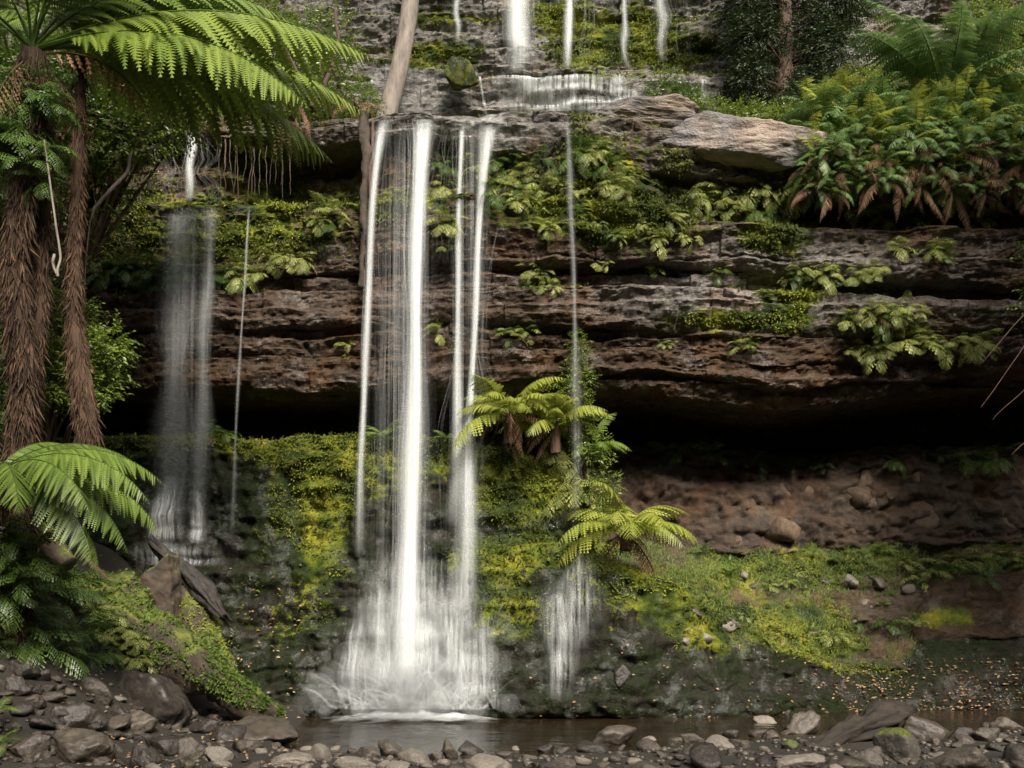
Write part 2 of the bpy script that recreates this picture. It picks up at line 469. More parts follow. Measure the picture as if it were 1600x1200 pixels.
def strata(name, rows, mat, parent=None, depth=3.0, amp=0.10, bulge=0.22, seed=1, res=0.045, moss0=0.0, tone0=0.0, lump=0.0, top_moss=0.3, power=1.0, kind=None, label=None, beds=0.0, lf=1.0):
    """one rock layer: rows of (picture x, top y, bottom y, depth of top edge, depth of bottom edge)"""
    rows = np.array(rows, float)
    px = rows[:, 0]
    span = (px[-1] - px[0]) / FPX * rows[:, 3].mean()
    nx = int(span / res)
    s = np.linspace(px[0], px[-1], nx)
    ker = np.hanning(25); ker /= ker.sum()

    def ip(c):
        v = np.interp(s, px, rows[:, c])
        return np.convolve(np.pad(v, 12, mode='edge'), ker, 'valid')
    yt, yb, Yt, Yb = ip(1), ip(2), ip(3), ip(4)
    X = (s - 800) / FPX * Yt
    Zt = CAM_Z + (HORIZON - yt) / FPX * Yt
    Zb = CAM_Z + (HORIZON - yb) / FPX * Yb
    H = np.maximum(Zt - Zb, 0.05)
    nf = max(8, int(H.mean() / res * 1.15))
    v = (1 - np.cos(np.linspace(0, math.pi, nf))) / 2 * 0.5 + np.linspace(0, 1, nf) * 0.5
    nb = 9
    back = np.linspace(1, 0, nb, endpoint=False) ** 1.6 * depth
    vv = np.concatenate([np.zeros(nb), v, np.ones(nb)])
    bk = np.concatenate([back, np.zeros(nf), back[::-1]])
    rnd = 1 - (1 - np.abs(2 * vv - 1) ** 4) ** 0.25
    VX = np.broadcast_to(X, (len(vv), nx)).copy()
    wv = vv[:, None] ** power
    off = np.minimum(H * 0.45, bulge)[None] * rnd[:, None]
    VY = Yt[None] + (Yb - Yt)[None] * wv + off + bk[:, None]
    VZ = Zt[None] - H[None] * vv[:, None]
    # bedding, lumps and cracks push the face in and out
    d = amp * (0.9 * fbm(VX * 0.55, VY * 0.3, VZ * 1.5, seed, 3) + 0.55 * fbm(VX * 1.3, VY, VZ * 5.0, seed + 50, 4, 0.55))
    d += amp * 0.35 * fbm(VX * 6, VY * 6, VZ * 9, seed + 90, 3, 0.6)
    if beds:
        wz = VZ + .09 * fbm(VX * .45, 0, VZ * .5, seed + 5, 3)
        for f, a in ((1.7, .13), (4.9, .026)):
            q = wz * f + seed * .37
            fr = q - np.floor(q)
            blk = _h(np.floor(VX * (.75 + .25 * f * .3) + 3 * _h(np.floor(q).astype(np.int64), 0 * VX.astype(np.int64), 0 * VX.astype(np.int64), seed)).astype(np.int64), np.floor(q).astype(np.int64), 0 * VX.astype(np.int64), seed + 3)
            d += beds * a * (.9 * np.minimum(fr * 1.15, 1) ** 1.5 * np.clip((1 - fr) * 9, 0, 1) + .45 * blk)
    if lump:
        cell = np.abs(vnoise(VX * 2.6 * lf, VY * 2.6 * lf, VZ * 2.0 * lf, seed + 7)) + 0.5 * np.abs(vnoise(VX * 5.6 * lf, VY * 5.6 * lf, VZ * 4.6 * lf, seed + 8))
        d += lump * (0.7 - cell * 1.3)
        d += lump * 0.4 * fbm(VX * 8 * lf, VY * 8 * lf, VZ * 8 * lf, seed + 11, 3, 0.6)
    crack = np.abs(vnoise(VX * 0.9, 0, VZ * 0.35 + 3, seed + 23))
    d -= amp * 0.35 * np.exp(-(crack / 0.035) ** 2)
    face = np.clip(1 - bk / 0.6, 0, 1)[:, None]
    VY -= d * (0.25 + 0.75 * face)
    VZ += (0.35 * amp * fbm(VX * 1.7, VY * 1.7, 0, seed + 33, 3)) * np.ones_like(VZ)
    V = np.stack([VX, VY, VZ], -1).reshape(-1, 3)
    Q = grid_quads(len(vv), nx)[:, ::-1]
    qx, qy = to_px(V)
    up = np.repeat((np.concatenate([np.ones(nb), np.clip(1 - v * 7, 0, 1), np.zeros(nb)])), nx)
    moss = moss0 + blobs(qx, qy, MOSS) + up * top_moss
    tone = np.clip(tone0 + blobs(qx, qy, TONE), 0, 1)
    me = mesh_np(name, V, Q, None, {'moss': moss, 'tone': tone}, not (beds and mat is not M['wet']))
    o = obj(name, me, mat, parent)
    if kind: tag(o, label, kind=kind)
    TERR.append((V, Q))
    return o, V, moss


LAYERS = []
cliff = tag(empty('cliff', (0, 20, 0)), 'layered brown and grey sandstone cliff with deep overhang', kind='structure')
cliff_off = Matrix.Translation((0, -20, 0))


def layer(rows, **kw):
    kw.setdefault('mat', M['cliff']); kw.setdefault('beds', 1.0); kw.setdefault('res', .034)
    r = strata('rock_layer', rows, parent=cliff, **kw)
    r[0].matrix_parent_inverse = cliff_off
    LAYERS.append(r)


# lip slab, recessed mossy face, ledge, brown beds, overhang
layer([(-350, 165, 210, 21.0, 21.0), (240, 172, 215, 20.9, 20.9), (345, 176, 215, 20.9, 20.9), (450, 190, 230, 20.8, 20.8), (570, 182, 222, 20.3, 20.35),
       (640, 178, 215, 20.1, 20.2), (700, 180, 225, 20.15, 20.3), (780, 170, 235, 20.05, 20.2), (880, 172, 240, 20.05, 20.2), (960, 180, 260, 20.0, 20.2), (1040, 196, 270, 20.0, 20.2),
       (1260, 218, 290, 20.0, 20.2), (1950, 230, 330, 20.0, 20.2)], depth=4.6, amp=0.09, seed=3, tone0=0.35, moss0=0.12)
layer([(-350, 205, 330, 21.6, 21.5), (340, 208, 330, 21.5, 21.3), (450, 215, 325, 21.9, 21.9), (560, 215, 325, 21.5, 21.4), (600, 205, 318, 20.8, 20.7), (800, 215, 318, 20.6, 20.5),
       (900, 225, 318, 20.4, 20.3), (1000, 240, 325, 20.35, 20.3), (1100, 260, 360, 20.7, 20.7), (1950, 290, 380, 20.9, 20.9)], depth=4.0, amp=0.16, seed=11, moss0=0.33, lump=0.05)
layer([(-350, 318, 445, 20.5, 20.7), (160, 318, 445, 20.5, 20.7), (330, 319, 440, 20.4, 20.6), (570, 314, 418, 20.2, 20.4), (700, 309, 405, 20.05, 20.3), (800, 305, 415, 19.95, 20.2),
       (900, 310, 412, 19.85, 20.1), (1000, 316, 405, 19.8, 20.1), (1080, 322, 410, 19.85, 20.2), (1110, 345, 420, 20.0, 20.3), (1250, 350, 432, 20.0, 20.25), (1500, 358, 450, 20.1, 20.4), (1950, 360, 455, 20.3, 20.6)],
      depth=3.5, amp=0.13, seed=21, moss0=0.14)
layer([(-350, 425, 480, 21.1, 21.1), (560, 412, 470, 20.75, 20.75), (800, 400, 455, 20.65, 20.65), (1000, 398, 460, 20.7, 20.7), (1250, 415, 462, 20.7, 20.7), (1950, 440, 480, 21.0, 21.0)], depth=3.0, amp=0.12, seed=27, bulge=.12)
layer([(-350, 462, 520, 20.6, 20.7), (400, 455, 515, 20.5, 20.5), (700, 450, 505, 20.3, 20.4), (960, 445, 510, 20.15, 20.3), (1100, 450, 525, 20.05, 20.25), (1300, 455, 530, 20.1, 20.3), (1500, 465, 520, 20.3, 20.5), (1950, 480, 520, 20.6, 20.7)],
      depth=3.0, amp=0.12, seed=33)
layer([(-350, 512, 562, 20.8, 20.8), (400, 508, 560, 20.7, 20.75), (700, 502, 553, 20.55, 20.6), (1000, 508, 545, 20.5, 20.6), (1200, 524, 575, 20.35, 20.45), (1500, 515, 560, 20.6, 20.8), (1950, 515, 560, 21, 21)],
      depth=3.2, amp=0.12, seed=41)
layer([(-350, 555, 600, 20.8, 21), (300, 556, 606, 20.7, 20.8), (500, 555, 614, 20.6, 20.7), (700, 548, 606, 20.45, 20.6), (1000, 540, 578, 20.4, 20.5), (1200, 562, 610, 20.5, 20.6), (1500, 550, 590, 20.9, 21.1), (1950, 550, 580, 21.3, 21.5)],
      depth=4.5, amp=0.13, seed=47)
layer([(-350, 590, 622, 21.2, 21.4), (500, 606, 626, 21.1, 21.3), (760, 600, 628, 20.8, 21.2), (1000, 572, 612, 20.6, 20.8), (1200, 600, 640, 20.75, 20.9), (1330, 590, 630, 20.9, 21.1), (1500, 580, 612, 21.3, 21.5), (1950, 570, 600, 21.8, 22)],
      depth=7.0, amp=0.12, seed=53)
# back of the overhang, dark rock colour put in to deepen its shade
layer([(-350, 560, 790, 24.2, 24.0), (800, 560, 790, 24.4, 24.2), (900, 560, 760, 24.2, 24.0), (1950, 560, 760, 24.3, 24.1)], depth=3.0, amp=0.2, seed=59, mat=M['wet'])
# lower block with mossy top
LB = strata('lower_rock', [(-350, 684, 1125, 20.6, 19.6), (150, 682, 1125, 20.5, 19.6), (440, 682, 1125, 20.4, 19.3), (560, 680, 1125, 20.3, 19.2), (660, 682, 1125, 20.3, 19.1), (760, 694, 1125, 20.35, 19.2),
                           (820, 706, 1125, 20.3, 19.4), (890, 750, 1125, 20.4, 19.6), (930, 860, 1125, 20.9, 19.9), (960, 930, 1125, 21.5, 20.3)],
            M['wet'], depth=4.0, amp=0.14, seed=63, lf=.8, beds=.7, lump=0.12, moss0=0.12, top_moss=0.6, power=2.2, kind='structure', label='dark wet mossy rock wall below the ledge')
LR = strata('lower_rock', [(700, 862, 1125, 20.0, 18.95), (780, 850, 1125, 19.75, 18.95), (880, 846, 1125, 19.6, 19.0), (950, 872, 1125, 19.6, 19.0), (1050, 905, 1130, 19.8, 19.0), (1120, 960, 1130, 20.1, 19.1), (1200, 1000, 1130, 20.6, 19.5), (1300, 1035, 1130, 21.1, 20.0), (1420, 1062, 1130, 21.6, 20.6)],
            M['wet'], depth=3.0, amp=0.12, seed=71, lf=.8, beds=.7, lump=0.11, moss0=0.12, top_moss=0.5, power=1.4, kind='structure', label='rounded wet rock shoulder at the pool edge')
EB = strata('earth_bank', [(860, 690, 880, 22.9, 22.0), (1000, 692, 868, 23.0, 22.4), (1250, 706, 862, 23.0, 22.5), (1500, 698, 850, 23.0, 22.5), (1950, 695, 850, 23.1, 22.6)],
            M['earth'], depth=3.0, amp=0.16, seed=83, lf=.7, lump=0.2, top_moss=0.2, kind='structure', label='bare brown earth and rubble bank beneath the overhang')
GS = strata('grassy_slope', [(930, 850, 960, 22.2, 20.4), (1040, 848, 960, 22.5, 20.4), (1150, 845, 1020, 22.6, 20.9), (1300, 850, 1045, 22.7, 21.2), (1440, 848, 1052, 22.7, 21.4), (1950, 850, 1060, 22.8, 21.5)],
            M['grass_soil'], depth=2.0, amp=0.16, seed=91, lump=0.08, moss0=0.1, top_moss=0.1, kind='structure', label='sloping bank of grass and bright moss under the overhang', res=0.04)
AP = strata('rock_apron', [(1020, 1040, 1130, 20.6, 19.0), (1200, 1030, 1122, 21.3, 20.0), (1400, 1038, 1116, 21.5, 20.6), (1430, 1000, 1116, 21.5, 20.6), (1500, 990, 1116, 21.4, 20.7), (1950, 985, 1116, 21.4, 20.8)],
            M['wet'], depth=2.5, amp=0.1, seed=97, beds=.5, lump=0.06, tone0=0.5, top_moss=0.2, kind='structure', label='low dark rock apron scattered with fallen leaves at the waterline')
SH = strata('rock_apron', [(1370, 985, 1030, 22.5, 21.7), (1420, 950, 1025, 22.1, 21.5), (1455, 912, 1012, 21.9, 21.3), (1500, 895, 1000, 21.9, 21.3), (1950, 890, 1000, 21.9, 21.3)], M['cliff'], depth=2.0, amp=0.1, seed=101, lump=0.05, kind='structure', label='brown rock shelf at the end of the grassy bank')
# upper tier
upper = tag(empty('upper_cliff', (0, 25, 12)), 'stepped grey upper cliff with yellow moss and thin cascades', kind='structure')
up_off = Matrix.Translation((0, -25, -12))
for k, (yt, yb, Y0, am) in enumerate([(118, 190, 23.0, .08), (78, 128, 25.0, .1), (30, 84, 25.25, .12), (-22, 36, 25.6, .12), (-70, -16, 25.9, .12), (-140, -62, 26.3, .14), (-260, -130, 26.9, .16)]):
    wob = [(x, yt + 5 * math.sin(x * .011 + k * 2) + (-22 if k == 0 and x < 760 else 0), yb, Y0 + .25 * math.sin(x * .013 + k), Y0 + .1 + .2 * math.sin(x * .017 + k * 3)) for x in range(-350, 1960, 70)]
    r = strata('rock_layer', wob, M['upper'], parent=upper, depth=4.0, amp=am, seed=120 + k * 7, lump=.04, tone0=.5, moss0=0.16, top_moss=.5, beds=1.2, res=.04)
    r[0].matrix_parent_inverse = up_off
    LAYERS.append(r)

TV, TQ, n0 = [], [], 0
for V, Q in TERR:
    TV.append(V); TQ.append(Q + n0); n0 += len(V)
TV = np.concatenate(TV); TQ = np.concatenate(TQ)
BVH = BVHTree.FromPolygons(TV.tolist(), TQ.tolist())
CAMV = Vector((0, 0, CAM_Z))


def hit(px, py):
    d = Vector(((px - 800) / FPX, 1, (HORIZON - py) / FPX)).normalized()
    h = BVH.ray_cast(CAMV, d)
    if h[0] is None: return P(px, py, 22), Vector((0, -1, 0))
    n = h[1]
    if n.dot(d) > 0: n = -n
    return h[0], n


def hit_floor(px, py):
    q, n = hit(px, py)
    if q.z < 0 and py > HORIZON + 40: q = P(px, py, FPX * (CAM_Z + .0) / (py - HORIZON))
    return q, n


def wall_y(x, z, y0=17.2):
    h = BVH.ray_cast(Vector((x, y0, z)), Vector((0, 1, 0)))
    return h[0].y if h[0] is not None else 99.0


def floor_z(x, y, z0=8.0):
    h = BVH.ray_cast(Vector((x, y, z0)), Vector((0, 0, -1)))
    return h[0].z if h[0] is not None else 0.0

# ------------------------------------------------------------------ falling water
def stream(name, label, rows, n, rad, mat='water', seed=0, cling=False, spread=1.0, aw=0.0, steps=44, kind='structure', gauss=True, lo=0.45, dens=1.0):
    """falling water along a path of (picture x, y, depth, width in picture px): curved translucent sheets laid through the body of the stream, plus fine threads"""
    g = np.random.default_rng(seed)
    rows = np.array(rows, float)
    t = np.linspace(0, 1, steps)
    hgt = np.abs(np.diff(rows[:, 1])) + np.abs(np.diff(rows[:, 0])) * .5 + 1
    k = np.concatenate([[0], np.cumsum(hgt)]) / hgt.sum()
    c = [np.interp(t, k, rows[:, i]) for i in range(4)]
    ker = np.array([1, 2, 3, 2, 1.]); ker /= ker.sum()
    c = [np.convolve(np.pad(a, 2, mode='edge'), ker, 'valid') for a in c]
    if not cling:
        c[3] = c[3] * (1 + .38 * vnoise(t * 6, seed, 0, 5) * np.clip(t * 5, 0, 1))
        c[0] = c[0] + (1.5 + .1 * c[3]) * vnoise(t * 5, seed, 4, 6) * np.clip(t * 4, 0, 1)
    Vs, Qs, A, U, Wv, m = [], [], [], [], [], 0

    def put(px, py, Yv, al, uu):
        nonlocal m
        if cling:
            X0 = (px - 800) / FPX * Yv; Z0 = CAM_Z + (HORIZON - py) / FPX * Yv
            Yw = np.array([[wall_y(X0[a, b], Z0[a, b]) for b in range(px.shape[1])] for a in range(px.shape[0])])
            Yw = np.where(Yw > 90, Yv, Yw)
            for _ in range(2):
                pad = np.pad(Yw, 1, mode='edge')
                mn = np.minimum.reduce([pad[a:a + Yw.shape[0], b:b + Yw.shape[1]] for a in range(3) for b in range(3)])
                Yw = .5 * Yw + .5 * mn
            Yv = Yw - g.uniform(.02, .07)
            X, Z = X0, Z0
            al = al * np.clip((Z0 + .02) * 8, 0, 1)
        else:
            X = (px - 800) / FPX * Yv; Z = CAM_Z + (HORIZON - py) / FPX * Yv
        Vs.append(np.stack([X, Yv, Z], -1).reshape(-1, 3)); Qs.append(grid_quads(*px.shape) + m)
        A.append(al.ravel()); U.append((uu + X * 1.0).ravel()); Wv.append((Z + uu).ravel()); m += px.size
    layers = 3 if cling else (6 if gauss else (1 if dens > .5 else 0))
    nu = 13 if not cling else int(np.clip(c[3].max() / 7, 7, 26))
    u = np.linspace(-1, 1, nu)
    for l in range(layers):
        wf = g.uniform(.55, 1.15) if gauss else g.uniform(.85, 1.1)
        of = g.normal(0, .12)
        px = c[0][:, None] + (of + u[None] * wf * .62) * c[3][:, None] * spread
        sag = g.uniform(-.5, .5) * c[3] / FPX * c[2]
        Yv = c[2][:, None] + sag[:, None] * (1 - u[None] ** 2)
        prof = np.exp(-(u / .52) ** 2) - math.exp(-(1 / .52) ** 2) if gauss else (1 - u ** 2)
        al = dens * prof[None] * (np.clip(t * (2.5 if cling else 14), .25 if not cling else 0, 1) * np.clip((1 - t) * (6 if cling else 3.2), 0, 1))[:, None] * g.uniform(.6, 1)
        if not gauss: al = al * lo * 1.3
        put(px, np.broadcast_to(c[1][:, None], px.shape), Yv, al, l * 7.3 + seed)
    for i in range(max(3, n // (2 if cling else 4) if gauss else n)):
        uo = np.clip(g.normal(0, .27), -.6, .6) if gauss else g.uniform(-.5, .5)
        wob = (aw * .35 if aw else .1) * vnoise(t * 4 + i * 3.1, i, 0, seed)
        hw = rad / c[2] * FPX * g.uniform(.3 if cling else .5, 1.1 if cling else 1.6)
        px = (c[0] + (uo + wob) * c[3] * spread)[:, None] + hw[:, None] * np.array([-1, 0, 1.])[None]
        Yv = (c[2] + g.uniform(-1, 1) * c[3] / FPX * c[2] * .3)[:, None] - rad * .8 * np.array([0, 1, 0.])[None]
        a0, b0 = g.uniform(-.5, .3), g.uniform(.65, 1.4)
        al = g.uniform(lo, 1) * .6 * (.65 + .5 * vnoise(t * 7, i, 2, seed)) * np.clip((t - a0) * 6, 0, 1) * np.clip((b0 - t) * 4, 0, 1) * np.clip((1 - t) * 8, 0, 1)
        put(px, np.broadcast_to(c[1][:, None], px.shape), Yv, al[:, None] * np.array([.15, 1, .15])[None], i * 1.7 + seed)
    me = mesh_np(name, np.concatenate(Vs), np.concatenate(Qs), None, {'tint': np.concatenate(A), 'fu': np.concatenate(U), 'fv': np.concatenate(Wv)})
    return tag(obj(name, me, M['rill' if cling else mat]), label, kind=kind)


def veil(name, label, left, right, dens=1.0, nx=26, nz=60, mat='veil', curve=0.06, kind='structure', cling=False, seed=0):
    """thin sheet of water between two edge paths of (picture x, y, depth)"""
    L, Rr = np.array(left, float), np.array(right, float)
    t = np.linspace(0, 1, nz)
    li = np.stack([np.interp(t, np.linspace(0, 1, len(L)), L[:, i]) for i in range(3)], -1)
    ri = np.stack([np.interp(t, np.linspace(0, 1, len(Rr)), Rr[:, i]) for i in range(3)], -1)
    u = np.linspace(0, 1, nx)
    pp = li[:, None] * (1 - u)[None, :, None] + ri[:, None] * u[None, :, None]
    Y = pp[..., 2] - curve * np.sin(u * math.pi)[None] + 0.03 * vnoise(u[None] * 9, t[:, None] * 1.0, 0, seed)
    X = (pp[..., 0] - 800) / FPX * Y
    Z = CAM_Z + (HORIZON - pp[..., 1]) / FPX * Y
    if cling:
        for a in range(nz):
            for b in range(nx):
                yw = wall_y(X[a, b], Z[a, b])
                if yw < 90: Y[a, b] = yw - 0.045
    al = dens * (np.sin(u * math.pi) ** 1.6)[None] * (np.clip(t * 8, 0, 1) * np.clip((1 - t) * 2.2, 0, 1))[:, None]
    me = mesh_np(name, np.stack([X, Y, Z], -1).reshape(-1, 3), grid_quads(nz, nx), None, {'tint': al.ravel(), 'fu': (X + seed * 3.3).ravel(), 'fv': Z.ravel()})
    return tag(obj(name, me, M[mat]), label, kind=kind)


# main fall
stream('waterfall', 'thick white central column of the main waterfall', [(664, 177, 20.3, 52), (662, 184, 19.95, 46), (657, 240, 19.8, 26), (653, 330, 19.72, 24), (648, 470, 19.66, 27), (643, 640, 19.6, 32), (640, 800, 19.5, 42), (636, 950, 19.2, 52), (634, 1100, 18.95, 60), (634, 1190, 18.9, 64)], 190, 0.014, seed=1, dens=1.5)
stream('waterfall', 'left edge strand of the main waterfall', [(606, 180, 20.3, 26), (600, 186, 19.95, 22), (588, 260, 19.8, 12), (578, 400, 19.72, 10), (570, 560, 19.66, 12), (566, 720, 19.6, 16), (563, 880, 19.5, 24)], 30, 0.011, seed=2)
stream('waterfall', 'thin veil of strands between the left edge and the white column', [(636, 180, 20.3, 66), (628, 190, 19.95, 66), (618, 300, 19.8, 66), (610, 470, 19.74, 62), (604, 660, 19.7, 60), (600, 860, 19.6, 66)], 26, 0.006, seed=3, gauss=False, lo=.12, dens=.3)
stream('waterfall', 'narrow strand falling right of the white column', [(722, 180, 20.2, 10), (720, 240, 19.95, 7), (717, 400, 19.85, 8), (714, 600, 19.8, 12), (710, 830, 19.7, 20)], 16, 0.009, seed=4)
stream('waterfall', 'second bright stream curving from the lip', [(772, 171, 20.25, 34), (767, 180, 19.95, 26), (757, 250, 19.8, 18), (748, 400, 19.72, 13), (739, 560, 19.66, 14), (731, 720, 19.6, 24), (724, 880, 19.5, 40), (720, 1040, 19.3, 60)], 52, 0.012, seed=5, dens=1.1)
stream('waterfall', 'fine loose strands around the second bright stream', [(730, 200, 20.1, 70), (735, 300, 19.9, 80), (728, 480, 19.8, 70), (722, 700, 19.7, 70), (715, 880, 19.6, 90)], 24, 0.005, seed=6, gauss=False, lo=.08, dens=.3)
stream('waterfall', 'slender strand falling in front of the leafy shrub', [(886, 176, 20.2, 16), (888, 190, 19.85, 12), (893, 290, 19.65, 12), (897, 420, 19.6, 12), (900, 600, 19.55, 16), (902, 835, 19.5, 20)], 28, 0.004, seed=7, lo=.1, dens=.14)
stream('waterfall', 'short drips over the mossy face beside the slender strand', [(860, 205, 20.0, 70), (864, 260, 19.9, 74), (868, 305, 19.85, 74)], 26, 0.004, seed=8, gauss=False, dens=.2, lo=.2, steps=14)
stream('waterfall', 'fine drips under the lip next to the white column', [(700, 190, 20.1, 60), (702, 260, 19.95, 60), (704, 420, 19.9, 60)], 26, 0.005, seed=9, gauss=False, dens=.2, lo=.2)
veil('waterfall', 'transparent sheet of the main waterfall', [(600, 182, 20.0), (582, 330, 19.85), (570, 560, 19.75), (562, 900, 19.5), (560, 1100, 19.0)], [(690, 180, 20.0), (684, 330, 19.85), (684, 560, 19.75), (690, 900, 19.6), (700, 1080, 19.0)], 0.42, seed=1)
veil('waterfall', 'transparent sheet around the second stream', [(704, 182, 20.1), (700, 330, 19.9), (690, 600, 19.8), (684, 1000, 19.4)], [(772, 176, 20.1), (772, 330, 19.9), (766, 600, 19.8), (764, 1000, 19.4)], 0.3, seed=2)
# cascade over the lower rock
for k, (rows, n, r, lab) in enumerate([
        ([(640, 850, 0, 120), (640, 930, 0, 150), (642, 1010, 0, 160), (640, 1105, 0, 180)], 150, .010, 'white water spreading over the rock under the main column'),
        ([(585, 890, 0, 40), (592, 960, 0, 36), (605, 1030, 0, 50), (600, 1100, 0, 90)], 50, .010, 'white cascade stepping down the left of the main column'),
        ([(690, 990, 0, 40), (706, 1010, 0, 44), (716, 1050, 0, 36), (722, 1105, 0, 80)], 60, .011, 'small white cascade right of the main column'),
        ([(720, 870, 0, 70), (716, 940, 0, 100), (720, 1000, 0, 120), (724, 1080, 0, 130)], 70, .006, 'fine rivulets under the second stream'),
        ([(908, 850, 0, 10), (904, 880, 0, 34), (896, 906, 0, 64), (886, 945, 0, 96), (880, 980, 0, 84), (874, 1015, 0, 46), (868, 1090, 0, 36)], 60, .007, 'separate small cascade over the rounded rock shoulder'),
        ([(575, 930, 0, 30), (566, 1000, 0, 40), (560, 1090, 0, 60)], 30, .008, 'thin rivulets down the dark rock left of the main column'),
        ([(760, 960, 0, 30), (752, 1010, 0, 60), (756, 1090, 0, 70)], 30, .006, 'thin rivulets on the mossy rock right of the main column'),
        ([(655, 940, 0, 80), (665, 1000, 0, 110), (670, 1100, 0, 150)], 60, .008, 'broken white water between the foot cascades'),
        ([(258, 738, 0, 26), (252, 790, 0, 46), (248, 850, 0, 60)], 40, .010, 'left cascade foaming down the wet rock'),
        ([(300, 762, 0, 16), (303, 800, 0, 20), (298, 850, 0, 34)], 34, .010, 'narrow white cascade next to the left cascade'),
        ([(275, 846, 0, 110), (278, 862, 0, 120), (285, 885, 0, 110)], 60, .012, 'splash of the left cascade on its rock step')]):
    stream('waterfall', lab, [(a, b, 20.0, d) for a, b, c, d in rows], n, r, seed=30 + k, cling=True, aw=.28, gauss=True, steps=36, dens=2.0 if 'left cascade' in lab else .85)
veil('waterfall', 'soft white sheet over the foot of the main fall', [(575, 860, 19.6), (566, 960, 19.4), (548, 1105, 19.0)], [(690, 860, 19.6), (722, 960, 19.4), (762, 1105, 19.0)], 0.55, cling=True, nx=40, seed=4)
# left fall
stream('waterfall', 'upper curtain of the left waterfall', [(292, 172, 20.95, 84), (291, 178, 20.75, 84), (290, 240, 20.65, 84), (289, 319, 20.55, 84)], 52, 0.006, seed=12, gauss=False, lo=.4, steps=24, dens=.3)
stream('waterfall', 'bright strand in the upper left curtain', [(304, 172, 20.95, 12), (303, 178, 20.7, 12), (299, 240, 20.6, 9), (296, 319, 20.5, 12)], 16, 0.009, seed=13, steps=24)
stream('waterfall', 'left waterfall dropping from its ledge', [(283, 317, 20.5, 46), (281, 322, 20.2, 46), (278, 420, 20.1, 40), (274, 560, 20.05, 50), (268, 740, 19.95, 60), (262, 850, 19.8, 66)], 260, 0.005, seed=14, lo=.12, dens=.26)
stream('waterfall', 'forked strands next to the left waterfall', [(328, 318, 20.45, 34), (327, 324, 20.2, 34), (325, 390, 20.1, 16), (321, 480, 20.05, 22), (314, 690, 19.95, 30), (308, 840, 19.8, 36)], 110, 0.005, seed=15, lo=.12, dens=.22)
stream('waterfall', 'lone thin strand between the left and main falls', [(390, 318, 20.4, 5), (386, 370, 20.1, 4), (378, 520, 20.02, 5), (368, 700, 19.95, 8), (364, 850, 19.8, 14)], 10, 0.004, seed=16, dens=.25, lo=.1)
veil('waterfall', 'faint sheet of the left waterfall', [(255, 322, 20.25), (246, 520, 20.1), (236, 740, 20.05)], [(346, 322, 20.25), (342, 520, 20.1), (335, 740, 20.05)], 0.34, seed=3)
# upper cascades
for k, (rows, n, r, lab) in enumerate([
        ([(808, -60, 0, 30), (808, 20, 0, 32), (808, 80, 0, 36), (812, 117, 0, 44)], 70, .016, 'broad white cascade down the upper cliff'),
        ([(822, 116, 0, 62), (822, 165, 0, 66)], 60, .014, 'white water dropping over the step under the broad cascade'),
        ([(890, -60, 0, 12), (890, 60, 0, 12), (889, 112, 0, 12)], 18, .011, 'thin upper cascade beside the broad one'),
        ([(918, -60, 0, 26), (916, 112, 0, 26)], 10, .008, 'fine drips on the upper cliff'),
        ([(974, -60, 0, 14), (976, 60, 0, 16), (978, 110, 0, 18)], 24, .011, 'upper cascade over yellow moss'),
        ([(1030, -60, 0, 18), (1033, 40, 0, 20), (1034, 100, 0, 20)], 26, .011, 'upper cascade next to the dark conifer'),
        ([(715, -60, 0, 12), (714, 70, 0, 14)], 14, .008, 'faint upper cascade near the leaning trunk'),
        ([(900, 150, 0, 205), (898, 160, 0, 215), (896, 178, 0, 220)], 120, .014, 'white wash spilling along the foot of the upper step'),
        ([(896, 116, 0, 16), (896, 165, 0, 18)], 20, .011, 'small white spill on the step'),
        ([(966, 116, 0, 26), (966, 168, 0, 22)], 30, .012, 'forked white spill on the step'),
        ([(1098, 118, 0, 18), (1098, 165, 0, 20)], 14, .009, 'twin white trickle near the bushes on the step'),
        ([(748, 108, 0, 5), (752, 140, 0, 6), (758, 170, 0, 10)], 10, .012, 'crooked trickle running into the second stream'),
        ([(1060, -60, 0, 60), (1060, 100, 0, 60)], 12, .006, 'scattered drips on the upper cliff by the conifer')]):
    low = rows[0][1] >= 100
    stream('waterfall', lab, [(a, b, 22.95 if low else 24.72, d) for a, b, c, d in rows], n if low else n * 2, r * (1 if low else .7), seed=60 + k, cling=low, aw=.12, steps=26, dens=1.6 if low else (.2 if 'drips' in lab else .95 if 'broad' in lab else .5), spread=1.25 if 'broad' in lab else .85 if rows[0][3] < 150 else 1, gauss=rows[0][3] < 150 and 'drips' not in lab, lo=.7 if low else .2)


def foam(name, label, cx, cy, rx, ry, h, z0, seed):
    n = 70
    u = np.linspace(-1, 1, n); UX, UY = np.meshgrid(u, u)
    rr = np.sqrt(UX ** 2 + UY ** 2)
    X, Y = cx + UX * rx, cy + UY * ry
    nz = fbm(X * 2.6, Y * 2.6, 0, seed, 5, .6)
    Z = z0 + 0.015 + h * np.clip(1 - rr, 0, 1) ** 1.3 * (0.75 + 0.32 * nz).clip(0.1, 1.6)
    a = np.clip((1.0 - rr) * 1.7 + 0.35 * nz - .3, 0, 1) * .8
    me = mesh_np(name, np.stack([X, Y, Z], -1).reshape(-1, 3), grid_quads(n, n), None, {'tint': a.ravel()})
    return tag(obj(name, me, M['foam']), label, kind='stuff')


foam('foam', 'white churning foam where the main fall meets the pool', -2.0, 18.95, 1.9, 0.8, 0.26, 0, 3)
foam('foam', 'foam mound below the small right cascade of the main fall', -1.0, 18.9, 0.9, 0.55, 0.16, 0, 5)
